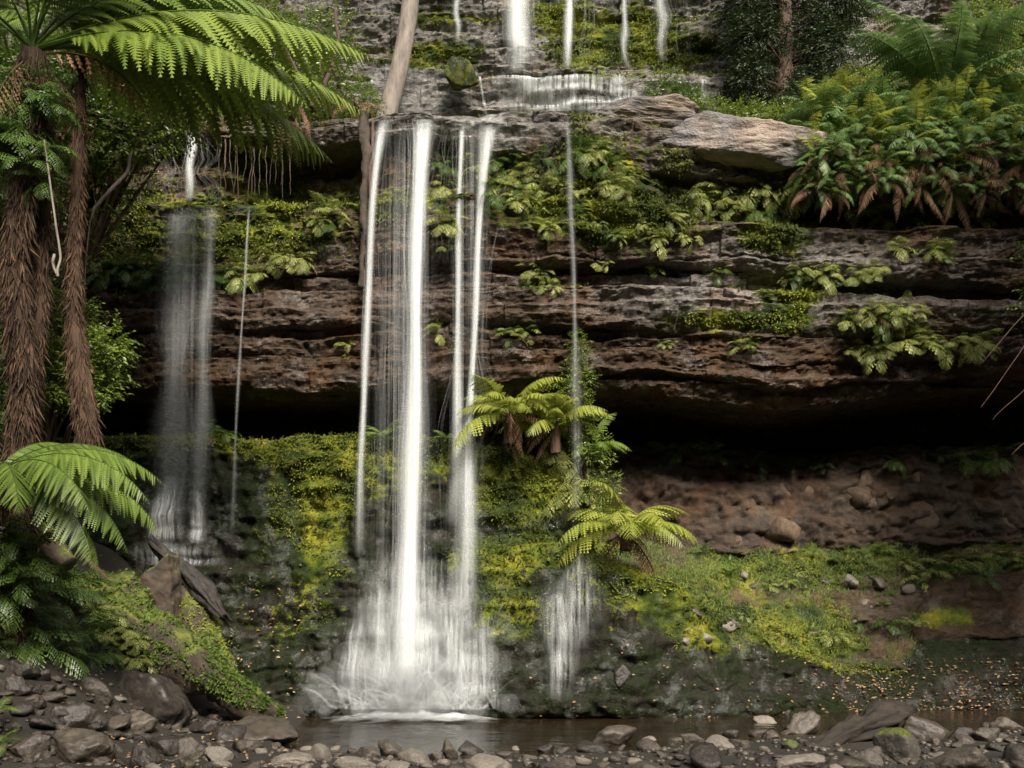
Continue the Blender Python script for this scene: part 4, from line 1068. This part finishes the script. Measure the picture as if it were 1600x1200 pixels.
shrub('shrub', 'bright ferny bush between the soft bush and the fern ledge', [E(1110, 178, 21.3, .45, .3, .22), E(1175, 182, 21.2, .6, .3, .22), E(1230, 185, 21.1, .4, .3, .25)], 700, 7, .07, 'shrub_bright', P(1170, 215, 21.3), seed=7, nb=12, r=.03)
shrub('shrub', 'pale hazy shrub behind the broad tree fern', [E(1560, 60, 23.5, 1.3, .7, 1.2), E(1650, 120, 23.2, 1.2, .7, 1.), E(1420, 130, 23.4, 1., .6, .6), E(1330, 150, 23, .7, .5, .5), E(1530, 150, 22.8, 1.3, .5, .5)], 2600, 7, .09, 'shrub_bright', P(1540, 230, 23.0), seed=8, nb=18)
shrub('shrub', 'dark bush overhanging the right end of the cliff', [E(1680, 420, 18.5, 1., .6, 1.2), E(1720, 560, 18.2, .9, .6, 1.)], 900, 7, .09, 'shrub', P(1760, 880, 18.8), seed=9, nb=12)

# unseen forest trees, added off frame to block sky light from the sides
for i, (x, y, zb, h, r) in enumerate([(-12.5, 13, 3, 13, 3.0), (-12, 18.5, 4, 14, 2.8), (-11, 8, 1.5, 12, 3.0), (-14, 4, 2, 15, 3.4), (13.5, 13, 1, 15, 3.0)]):
    g_ = np.random.default_rng(60 + i)
    b0 = Vector((x, y, zb))
    e = tag(empty('shade_tree', b0), 'tall broad-crowned forest tree out of view, added to block sky light', 'tree', 'unseen shading trees around the pool')
    st = MB(); st.tube([b0 + Vector((0, 0, -1)), b0 + Vector((.2, 0, h * .5)), b0 + Vector((0, .3, h))], [.4, .3, .15], 10)
    cr = [(b0 + Vector((g_.normal(0, r * .45), g_.normal(0, r * .45), h * g_.uniform(.55, 1.05))), r * .55, r * .55, r * .42) for _ in range(7)]
    for c_, *_r in cr: st.tube([b0 + Vector((0, .1, h * .45)), c_], [.14, .04], 6)
    obj('trunk', st.mesh('trunk'), M['dark_bark'], e, -b0)
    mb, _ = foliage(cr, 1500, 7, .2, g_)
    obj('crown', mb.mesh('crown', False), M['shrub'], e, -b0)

# conifer
e = tag(empty('conifer_tree', P(1225, 200, 22.9)), 'dark conifer with straight reddish trunk on the upper terrace', 'tree')
off = -Vector(P(1225, 200, 22.9))
mb = MB(); zz = np.linspace(-.5, 7, 24)
b0 = P(1225, 200, 22.9)
V, Q, T = tube([(b0.x - .01 * z * z * .1, b0.y, b0.z + z) for z in zz], .23 - .018 * zz, 12)
V = V + .025 * np.stack([fbm(V[:, 0] * 9, V[:, 1] * 9, V[:, 2] * 2, q, 3) for q in (1, 2, 3)], -1)
mb.add(V, Q, T); obj('trunk', mb.mesh('trunk'), M['dark_bark'], e, off)
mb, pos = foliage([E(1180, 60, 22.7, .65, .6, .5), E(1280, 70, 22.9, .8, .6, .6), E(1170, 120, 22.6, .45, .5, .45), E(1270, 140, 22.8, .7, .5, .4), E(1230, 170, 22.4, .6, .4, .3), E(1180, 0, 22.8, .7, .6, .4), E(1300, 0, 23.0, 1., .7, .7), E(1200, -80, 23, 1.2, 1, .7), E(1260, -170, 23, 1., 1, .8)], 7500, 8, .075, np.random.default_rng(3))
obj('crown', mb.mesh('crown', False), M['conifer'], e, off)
mb = MB()
for i in range(0, len(pos), 90):
    z = max(b0.z - .2, pos[i][2] - .2)
    mb.tube([(b0.x, b0.y, z), tuple(pos[i])], [.03, .008], 4)
obj('branch', mb.mesh('branch'), M['dark_bark'], e, off)

# leaning pale trunk
b0, b1 = P(604, 182, 21.6), P(668, -150, 21.9)
e = tag(empty('leaning_tree', b0), 'leaning tree with smooth pale bark at the lip of the falls', 'tree')
t = np.linspace(-.06, 1.9, 40)[:, None]
pth = np.array(b0) * (1 - t) + np.array(b1) * t + np.stack([.08 * np.sin(t[:, 0] * 5), t[:, 0] * 0, t[:, 0] * 0], -1)
V, Q, T = tube(pth, np.linspace(.215, .1, 40), 14)
V = V + .012 * np.stack([fbm(V[:, 0] * 8, V[:, 1] * 8, V[:, 2] * 2, q, 3) for q in (4, 5, 6)], -1)
mb = MB(); mb.add(V, Q, T); obj('trunk', mb.mesh('trunk'), M['bark'], e, -Vector(b0))
top = Vector(pth[-1])
mb, _ = foliage([(top + Vector(o), 1.2, 1.0, .8) for o in ((0, 0, 0), (1, .2, .4), (-.9, .4, .3), (.2, .3, 1.2))], 900, 7, .1, np.random.default_rng(8))
obj('crown', mb.mesh('crown', False), M['shrub_bright'], e, -Vector(b0))


def vine(label, pts, r0, r1, mat, name='vine', cat='vine', rough=.0, seed=0, group=None):
    pts = np.array([tuple(p) for p in pts]); n = len(pts)
    t = np.linspace(0, n - 1, n * 8)
    q = np.stack([np.interp(t, np.arange(n), pts[:, k]) for k in range(3)], -1)
    ker = np.hanning(9); ker /= ker.sum()
    q = np.stack([np.convolve(np.pad(q[:, k], 4, mode='edge'), ker, 'valid') for k in range(3)], -1)
    q += .02 * np.stack([vnoise(t * 1.7, k, 0, seed) for k in range(3)], -1)
    V, Q, T = tube(q, np.linspace(r0, r1, len(q)), 7)
    if rough: V = V + rough * np.stack([fbm(V[:, 0] * 9, V[:, 1] * 9, V[:, 2] * 5, k + seed, 3) for k in (1, 2, 3)], -1)
    mb = MB(); mb.add(V, Q, T)
    return tag(obj(name, mb.mesh(name), M[mat]), label, cat, group)


vine('bare crooked branch stretching from the left trunks up to the cliff edge', [P(140, 335, 16.8), P(195, 275, 17.2), P(210, 235, 17.4), P(245, 232, 17.6), P(280, 200, 18.2), P(330, 172, 19.2), P(395, 160, 20.3)], .028, .04, 'bark', 'branch', 'branch', seed=1)
vine('thin vine hanging down from the bare branch along the rock', [P(152, 315, 16.9), P(140, 350, 16.7), P(135, 400, 16.6), P(130, 460, 16.6), P(128, 500, 16.6)], .012, .008, 'bark', seed=2)
vine('looped dry vine hanging in front of the left trunks', [P(68, 215, 13.6), P(78, 290, 13.6), P(88, 360, 13.6), P(95, 405, 13.6), P(90, 435, 13.6), P(83, 410, 13.6), P(86, 398, 13.6)], .012, .02, 'bark', seed=3)
vine('dark branch rising from the cliff edge behind the frond tips', [P(485, 170, 20.2), P(505, 135, 20.2), P(520, 100, 20.3), P(528, 60, 20.4), P(524, 10, 20.5)], .05, .03, 'dark_bark', 'branch', 'branch', seed=4)
vine('narrow mossy root hanging beside the left edge of the main fall', [P(566, 175, 20.2), P(571, 230, 20.05), P(571, 300, 20.0), P(568, 380, 20.0), P(565, 455, 20.0)], .1, .05, 'mossy_wood', 'hanging_root', 'root', .05, 5)
vine('thin brown root hanging between the mossy root and the fall', [P(582, 180, 20.15), P(580, 260, 20.0), P(577, 340, 19.95), P(575, 420, 19.95)], .035, .02, 'dark_bark', 'hanging_root', 'root', .02, 6)
for i, (a, b, c) in enumerate([((1680, 380), (1600, 545), (1528, 640)), ((1680, 420), (1610, 600), (1548, 660)), ((1690, 400), (1590, 500), (1530, 572)), ((1690, 600), (1610, 680), (1580, 712))]):
    vine('bare grey twig drooping in from the right in front of the overhang', [P(*a, 17.0), P(*b, 16.8), P(*c, 16.6)], .009, .003, 'dark_bark', 'twig', 'twig', seed=10 + i, group='bare twigs in front of the overhang')
# hanging dead growth and roots on the left cliff edge
for i, (x, y, n, s) in enumerate([(190, 205, 9, .8), (215, 215, 9, .85), (470, 165, 8, .8), (395, 170, 8, .7), (555, 165, 9, .75), (440, 185, 8, .9)]):
    fern('fern', 'withered brown fern skirt hanging from the left cliff edge', P(x, y, 20.3 if x > 300 else 18.2), 'dead', n, s, group='withered fern skirts on the left cliff edge', seed=800 + i, part='dead_frond')
for i in range(16):
    x = 345 + i * 7 + rng.uniform(-3, 3); y = 190 + rng.uniform(-10, 10)
    vine('thin dangling root under the left cliff edge', [P(x, y, 20.9), P(x + rng.uniform(-4, 4), y + 60, 20.8), P(x + rng.uniform(-5, 5), y + rng.uniform(90, 130), 20.75)], rng.uniform(.008, .022), .004, ['mossy_wood', 'dark_bark', 'mossy_wood'][i % 3], 'hanging_root', 'root', .02, 30 + i, 'roots dangling under the left cliff edge')

# ------------------------------------------------------------------ logs
def log(name, label, pts, rads, mat, seed, rough=.12, sides=18, jag=0.0, cat='log', cover=0, cover_mat='moss_green', n=50, grain=.1):
    pts = np.array([tuple(p) for p in pts]); k = np.linspace(0, 1, len(pts)); t = np.linspace(0, 1, n)
    q = np.stack([np.interp(t, k, pts[:, c]) for c in range(3)], -1)
    r = np.interp(t, np.linspace(0, 1, len(rads)), rads)
    V, Q, T = tube(q, r, sides)
    c0 = np.vstack([np.repeat(q, sides, 0), q[:1], q[-1:]]); rr = np.concatenate([np.repeat(r, sides), [0, 0]])
    d = V - c0
    sc = 1 + rough * 2.2 * fbm(V[:, 0] * 1.6, V[:, 1] * 1.6, V[:, 2] * 1.6, seed, 4)
    V = c0 + d * sc[:, None]
    ang = np.tile(np.arange(sides), n) * 1.0; lon = np.repeat(np.arange(n), sides)
    gr = vnoise(ang * .9, lon * .07, 0, seed) + .6 * vnoise(ang * 1.7 + 9, lon * .15, 3, seed + 2)
    V[:n * sides] += d[:n * sides] * (grain * gr)[:, None]
    if jag:
        ax = (q[-1] - q[0]) / np.linalg.norm(q[-1] - q[0])
        j = jag * np.random.default_rng(seed).uniform(-1, 1, sides)
        V[:sides] -= ax * (j[:, None] + jag * .3); V[(n - 1) * sides:n * sides] += ax * j[:, None]
        for i in range(1, 5): V[i * sides:(i + 1) * sides] -= ax * (j[:, None] * (1 - i / 5))
    e = tag(empty(name, tuple(pts[-1])), label, cat)
    off = -Vector(pts[-1])
    mb = MB(); mb.add(V, Q, T); obj('wood', mb.mesh('wood', True), M[mat], e, off)
    if cover:
        g = np.random.default_rng(seed)
        nn = d / (np.linalg.norm(d, axis=1)[:, None] + 1e-6)
        ok = np.where((nn[:, 2] > -.25) & (rr > .05))[0]
        dens = fbm(V[:, 0] * 1.5, V[:, 1] * 1.5, V[:, 2] * 1.5, seed + 4, 3)
        ok = ok[dens[ok] > -.2]
        i = g.choice(ok, cover)
        i2 = np.clip(i + g.choice([-1, 1, sides, -sides], cover), 0, n * sides - 1)
        f = g.random(cover)[:, None]
        p = V[i] * (1 - f) + V[i2] * f
        dirs = nn[i] * .7 + g.normal(0, .6, (cover, 3)) + [0, 0, -.25]
        VV, TT, ti = leaves(p, dirs, nn[i] + g.normal(0, .4, (cover, 3)), g.uniform(.02, .1, cover), g.uniform(.006, .02, cover), np.clip(.5 + .5 * dens[i] + g.normal(0, .2, cover), 0, .94))
        mb = MB(); mb.add(VV, None, TT, ti)
        tag(obj('moss', mb.mesh('moss', False), M[cover_mat], e, off), kind='stuff')
    return e


log('mossy_log', 'thick fallen log buried in leafy moss sloping down to the pool', [P(60, 905, 17.4), P(160, 955, 17.1), P(250, 1010, 16.9), P(330, 1062, 16.8), P(400, 1100, 16.8), P(436, 1118, 17.0)], [.6, .62, .52, .4, .28, .1], 'mossy_wood', 3, .26, cover=13000, n=70)
log('broken_log', 'black splintered log end jutting out beside the left cascade', [P(246, 856, 17.9), P(290, 895, 17.8), P(325, 930, 17.7), P(350, 965, 17.6)], [.12, .17, .19, .08], 'wood', 5, .14, 36, .22, n=70, grain=.34)
log('broken_log', 'dark mossy limb running down behind the thick fallen log', [P(285, 920, 18.0), P(315, 985, 17.7), P(345, 1040, 17.4), P(385, 1085, 17.2)], [.26, .24, .2, .1], 'mossy_wood', 7, .16, cover=1500, cover_mat='moss')
log('mossy_branch', 'moss-topped branch stub under the low tree fern', [P(30, 815, 16.0), P(70, 845, 15.9), P(106, 884, 15.8)], [.12, .17, .15], 'mossy_wood', 9, .14, cover=900, cover_mat='moss')
log('mossy_branch', 'thin dark branch leaning among the logs', [P(130, 868, 17.2), P(165, 905, 17.1), P(186, 925, 17.0)], [.03, .06, .05], 'dark_bark', 11, .1)
log('driftwood', 'weathered driftwood log lying across the stones by the water', [P(1242, 1190, 14.0), P(1290, 1166, 14.3), P(1340, 1142, 14.6), P(1385, 1122, 14.9), P(1424, 1108, 15.1)], [.05, .16, .26, .22, .05], 'driftwood', 13, .14, 40, .1, 'driftwood', n=80, grain=.3)
# mossy slab of split wood
poly = [(183, 938), (225, 898), (262, 866), (268, 905), (266, 955), (262, 985), (236, 962)]
fr = [P(x, y, 17.3) for x, y in poly]; bk = [p + Vector((.08, .32, -.02)) for p in fr]
c_f = sum(fr, Vector()) / 7 + Vector((0, -.1, 0)); c_b = sum(bk, Vector()) / 7
V = [tuple(p) for p in fr + bk + [c_f, c_b]]
T = [(14, (i + 1) % 7, i) for i in range(7)] + [(15, 7 + i, 7 + (i + 1) % 7) for i in range(7)]
Q = [(i, (i + 1) % 7, 7 + (i + 1) % 7, 7 + i) for i in range(7)]
mb = MB(); mb.add(V, Q, T)
o = tag(obj('split_stump', mb.mesh('split_stump'), M['mossy_wood']), 'triangular split stump coated in yellow moss above the log', 'stump')
md = o.modifiers.new('sub', 'SUBSURF'); md.levels = md.render_levels = 4; md.subdivision_type = 'SIMPLE'
tx = bpy.data.textures.new('stump_relief', 'CLOUDS'); tx.noise_scale = .22
dm = o.modifiers.new('relief', 'DISPLACE'); dm.texture = tx; dm.strength = .11; dm.texture_coords = 'GLOBAL'


# ------------------------------------------------------------------ stones
def ico(sub):
    import bmesh
    bm = bmesh.new(); bmesh.ops.create_icosphere(bm, subdivisions=sub, radius=1)
    V = np.array([v.co[:] for v in bm.verts]); F = np.array([[v.index for v in f.verts] for f in bm.faces]); bm.free()
    return V / np.linalg.norm(V, axis=1)[:, None], F


ICO = {3: ico(3), 4: ico(4), 5: ico(5), 6: ico(6)}


def rock_mesh(seed, sub=4, rounded=0.3, flat=.7):
    g = np.random.default_rng(seed)
    D, F = ICO[sub]
    n = g.normal(size=(15, 3)); n /= np.linalg.norm(n, axis=1)[:, None]
    h = g.uniform(.5, 1.0, 15)
    c = np.maximum(D @ n.T, 1e-3)
    q = h[None] / c
    pw = 6 + 26 * (1 - rounded)
    r = (q ** -pw).sum(1) ** (-1 / pw)
    r = np.minimum(r, 1.4) * (1 - rounded * .6) + rounded * .6 * .85
    V = D * r[:, None]
    r2 = .085 * fbm(V[:, 0] * 2.2, V[:, 1] * 2.2, V[:, 2] * 2.2, seed, 5, .6) * (1.15 - rounded)
    V = V * (1 + r2)[:, None] * [1, .85, flat]
    return mesh_np('stone', V, None, F, None, True)


VAR = {k: [] for k in ('stone', 'stone_dark', 'stone_pale', 'mossy_stone', 'bank_stone')}
for k in VAR:
    for i in range(6):
        me = rock_mesh(900 + i * 7 + len(k), 3 if k != 'x' else 4, {'stone': .08, 'stone_dark': .03, 'stone_pale': .5, 'mossy_stone': .4, 'bank_stone': .05}[k], .66)
        me.materials.append(M[k]); VAR[k].append(me)
taken = [(1270, 1182, 26), (1310, 1165, 34), (1350, 1145, 34), (1390, 1125, 26)]
STONES = [
    (15, 1067, 46, 50, 'stone_dark', .2, 'dark boulder at the far left of the shore under strap ferns'),
    (29, 1046, 50, 34, 'stone_dark', .3, None), (145, 1073, 44, 40, 'stone', .1, 'grey angular boulder beneath the strap ferns'),
    (215, 1072, 112, 84, 'stone_dark', .12, 'large wet black boulder wedged under the mossy log'), (128, 1117, 70, 62, 'stone_dark', .15, 'squarish dark boulder in front of the leaf litter'),
    (258, 1108, 46, 66, 'stone_dark', .1, None), (219, 1128, 56, 38, 'stone', .3, 'lichen-spotted boulder before the wet black one'), (182, 1112, 46, 32, 'stone_dark', .15, None),
    (317, 1138, 54, 26, 'stone_dark', .2, None), (405, 1136, 145, 36, 'stone', .25, 'long flat grey boulder at the end of the mossy log'),
    (44, 1168, 72, 54, 'stone', .15, None), (125, 1172, 100, 58, 'stone', .15, 'broad flat-topped grey boulder on the left shore'), (219, 1186, 66, 44, 'stone_dark', .15, None),
    (258, 1164, 62, 52, 'stone_dark', .15, None), (297, 1166, 50, 44, 'stone', .1, None), (347, 1180, 44, 28, 'stone_pale', .3, None), (385, 1166, 58, 32, 'stone', .2, None),
    (449, 1188, 84, 24, 'stone_pale', .7, 'long pale brown stone at the water edge'), (499, 1180, 42, 32, 'stone_pale', .5, None), (554, 1194, 64, 32, 'stone_pale', .7, None),
    (645, 1182, 54, 34, 'stone_pale', .5, None), (702, 1174, 30, 30, 'stone', .1, None), (760, 1193, 62, 30, 'stone_pale', .75, None), (577, 1174, 40, 24, 'stone', .2, None), (610, 1172, 42, 26, 'stone', .3, None),
    (959, 1152, 60, 36, 'stone', .15, 'grey rock standing alone in the shallow pool'), (824, 1184, 32, 12, 'stone', .3, None), (880, 1192, 40, 16, 'stone', .3, None),
    (1252, 1136, 54, 36, 'stone', .12, None), (1192, 1124, 36, 13, 'stone_pale', .5, 'flat tan stone awash in the pool'), (1229, 1112, 20, 14, 'stone_dark', .2, 'small black stone out in the pool'),
    (1451, 1142, 76, 52, 'stone', .8, 'big smooth round boulder behind the driftwood'), (1414, 1172, 76, 52, 'mossy_stone', .75, 'rounded boulder with a mossy end against the driftwood'), (1398, 1144, 46, 30, 'stone', .5, None),
    (1505, 1190, 92, 46, 'stone', .8, None), (1593, 1175, 44, 62, 'stone_dark', .8, 'upright smooth dark boulder at the right shore'), (1252, 1193, 76, 28, 'stone_pale', .7, None),
    (1080, 1152, 34, 20, 'stone', .2, None), (1357, 1184, 50, 28, 'stone', .6, None), (1235, 1165, 28, 18, 'mossy_stone', .5, 'small stone topped with yellow moss left of the driftwood'), (1330, 1196, 50, 24, 'stone', .6, None),
    (1540, 1150, 50, 26, 'stone', .5, None), (1580, 1135, 44, 24, 'stone', .3, None), (1500, 1148, 36, 22, 'stone_dark', .4, None), (970, 1055, 30, 34, 'stone_dark', .2, 'small rusty-topped rock on the wet shoulder')]
GEN = {'stone': ('mid-grey angular stone on the pool shore', 'grey stones on the pool shore'), 'stone_dark': ('dark wet stone on the pool shore', 'dark stones on the pool shore'), 'stone_pale': ('pale rounded river stone on the pool shore', 'pale stones on the pool shore'), 'mossy_stone': ('moss-capped stone on the pool shore', 'mossy stones on the pool shore')}
for i, (x, y, w_, h_, mk, rd, lab) in enumerate(STONES):
    q, _ = hit_floor(x, y + h_ * .3)
    me = rock_mesh(1200 + i * 3, 5 if w_ > 60 else 4, rd * .7, min(1.1, h_ / w_ * 1.15)); me.materials.append(M[mk])
    s = w_ / FPX * q.y * .56
    o = obj('stone', me, None, None, (q.x, q.y + s * .3, max(q.z, -.05) + s * h_ / w_ * .3), (rng.uniform(-.1, .1), rng.uniform(-.1, .1), rng.uniform(-.5, .5)), s)
    if lab: tag(o, lab, 'stone')
    else: tag(o, GEN[mk][0], 'stone', GEN[mk][1])
    taken.append((x, y, w_ * .5))
SHY = ([0, 430, 450, 700, 900, 1000, 1100, 1250, 1420, 1600], [1045, 1120, 1168, 1178, 1172, 1160, 1152, 1148, 1140, 1138])
cnt = 0
for it in range(6000):
    if cnt >= 250: break
    x = rng.uniform(-60, 1660); y = rng.uniform(1040, 1212)
    if y < np.interp(x, *SHY) - 3: continue
    sz = rng.choice([18, 28, 40, 56], p=[.34, .34, .22, .1]) * rng.uniform(.8, 1.25)
    if any((x - a) ** 2 + ((y - b) * 1.7) ** 2 < ((c + sz * .5) * .66) ** 2 for a, b, c in taken): continue
    taken.append((x, y, sz * .5))
    q, _ = hit_floor(x, y)
    if q.y > 21: continue
    pale = 1 if 430 < x < 1000 else 0
    mk = rng.choice(['stone', 'stone_dark', 'stone_pale'], p=[.45, .15, .4] if pale else [.5, .42, .08])
    s = sz / FPX * q.y * .56
    o = obj('stone', VAR[mk][int(rng.integers(6))], None, None, (q.x, q.y, max(q.z, -.03) + s * .15), (rng.uniform(-.3, .3), rng.uniform(-.3, .3), rng.uniform(0, 6.28)), (s, s * rng.uniform(.8, 1.2), s * rng.uniform(.7, 1.1)))
    tag(o, 'small ' + GEN[mk][0], 'stone', 'small ' + GEN[mk][1])
    cnt += 1
for i in range(22):
    x, y = rng.uniform(985, 1600), rng.uniform(740, 852)
    q, nn = hit(x, y)
    sz = rng.choice([.12, .2, .3, .42])
    obj('rock', VAR['bank_stone'][i % 6], None, EB[0], q - nn * sz * .75, (rng.uniform(-.5, .5), rng.uniform(-.5, .5), rng.uniform(0, 6)), (sz, sz, sz * 1.5))
for i in range(18):
    x, y = rng.uniform(1060, 1450), rng.uniform(885, 1000)
    q, nn = hit(x, y)
    sz = rng.uniform(.08, .26)
    obj('rock', VAR[['stone_pale', 'stone'][i % 2]][i % 6], None, GS[0], q - nn * sz * .4, (rng.uniform(-.5, .5), rng.uniform(-.5, .5), rng.uniform(0, 6)), (sz * 1.3, sz, sz))
# gravel between them
mb = MB(); D, F = ico(1)
for i in range(3000):
    x, y = rng.uniform(-100, 1700), rng.uniform(1040, 1215)
    if y < np.interp(x, *SHY) + 14: continue
    Y = FPX * 2.1 / max(60, (y - HORIZON))
    X = (x - 800) / FPX * Y
    s = rng.uniform(.02, .06)
    mb.add(D * s * [1, 1, .6] * rng.uniform(.7, 1.3, 3) + [X, Y, floor_z(X, Y) + s * .2], None, F)
tag(obj('gravel', mb.mesh('gravel'), M['stone']), 'loose gravel between the shore stones', kind='stuff')

# pale slab and mossy boulder of the lip
me = rock_mesh(2103, 6, .12, .42); me.materials.append(M['slab'])
for a in ('moss', 'tone'): me.attributes.new(a, 'FLOAT', 'POINT')
q = P(1148, 243, 20.35)
tag(obj('slab_boulder', me, None, None, q, (0, R(4), R(-3)), (1.95, 1.15, 1.35)), 'pale grey rounded slab jutting from the cliff lip', 'boulder')
me = rock_mesh(2109, 6, .15, .4); me.materials.append(M['slab'])
for a in ('moss', 'tone'): me.attributes.new(a, 'FLOAT', 'POINT')
tag(obj('slab_boulder', me, None, None, P(1010, 192, 20.5), (0, R(5), R(4)), (1.6, .9, .8)), 'low brownish slab on the lip next to the pale rounded slab', 'boulder')
me = rock_mesh(2111, 5, .5, .8); me.materials.append(M['upper'])
at = me.attributes.new('moss', 'FLOAT', 'POINT'); at.data.foreach_set('value', np.full(len(me.vertices), .62, np.float32)); me.attributes.new('tone', 'FLOAT', 'POINT')
tag(obj('mossy_boulder', me, None, None, P(724, 118, 22.4), (0, 0, .4), (.34, .3, .5)), 'small yellow-mossed boulder on the upper step', 'boulder')

# ------------------------------------------------------------------ moss, grass and fallen leaves
def scatter(o_V, sel, n, g):
    return o_V[g.choice(sel, n)] + g.normal(0, .02, (n, 3))


g = np.random.default_rng(44)
mb = MB()
for o, V, moss in LAYERS + [LB, LR, GS, AP]:
    nz = fbm(V[:, 0] * 1.6, V[:, 1] * 1.6, V[:, 2] * 1.6, 61, 3)
    sel = np.where((moss + .45 * nz > .64) & (V[:, 2] < 17))[0]
    if len(sel) < 50: continue
    n = min(len(sel) * 2, 30000)
    i = g.choice(sel, n)
    p = V[i] + g.normal(0, .02, (n, 3))
    VV, TT, ti = leaves(p + [0, .01, 0], np.stack([g.normal(0, .6, n), -np.abs(g.normal(.5, .4, n)), g.normal(.1, .6, n)], -1), np.stack([g.normal(0, .4, n), g.normal(-.5, .3, n), g.normal(.8, .3, n)], -1), g.uniform(.03, .1, n), g.uniform(.008, .02, n), np.clip(.5 + .75 * fbm(p[:, 0] * 1.1, p[:, 1] * 1.1, p[:, 2] * 1.1, 63, 3) + g.normal(0, .09, n), 0, .94))
    mb.add(VV, None, TT, ti)
tag(obj('moss', mb.mesh('moss', False), M['moss']), 'tufted green and yellow moss on the wet rock', kind='stuff')
mb = MB()
V = GS[1]; qx, qy = to_px(V)
dn = fbm(V[:, 0] * 1.1, V[:, 1] * 1.1, V[:, 2], 71, 3)
sel = np.where((qy > 840) & (qy < 1035) & (dn > -.35))[0]
n = 26000; i = g.choice(sel, n)
VV, TT, ti = leaves(V[i] + g.normal(0, .025, (n, 3)) * [1, 1, .3], np.stack([g.normal(0, .45, n), g.normal(-.35, .4, n), np.ones(n)], -1), np.stack([g.normal(0, 1, n), -np.ones(n), g.normal(0, .3, n)], -1), g.uniform(.05, .15, n), .007, np.clip(.45 + .4 * dn[i] + g.normal(0, .2, n), 0, .95))
mb.add(VV, None, TT, ti)
tag(obj('grass', mb.mesh('grass', False), M['grass']), 'short grass on the bank under the overhang', kind='stuff')
mb = MB()
for V, cond, n in ((AP[1], lambda x, y: (x > 1050) & (y > 1030), 2600), (LR[1], lambda x, y: (y > 1000), 350), (LB[1], lambda x, y: (x > 340) & (x < 470) & (y > 880), 180), (GV, lambda x, y: (x < 470) & (y > 1030) & (y < 1230) & (x > -50), 420)):
    qx, qy = to_px(np.where(V[:, 1:2] > 1, V, [[0, 1, -50]]))
    sel = np.where(cond(qx, qy) & (qx > -60) & (qx < 1700) & (V[:, 1] > 8) & (V[:, 1] < 24))[0]
    i = g.choice(sel, n)
    VV, TT, ti = leaves(V[i] + g.normal(0, .03, (n, 3)) * [1, 1, 0] + [0, -.02, .025], np.stack([g.normal(0, 1, n), g.normal(0, 1, n), g.normal(0, .25, n)], -1), np.stack([g.normal(0, .3, n), g.normal(-.5, .3, n), np.ones(n)], -1), g.uniform(.04, .1, n), g.uniform(.014, .028, n), g.uniform(0, 1, n) ** 1.3)
    mb.add(VV, None, TT, ti)
tag(obj('leaf_litter', mb.mesh('leaf_litter', False), M['litter']), 'fallen brown and tan leaves scattered over the wet rock', kind='stuff')
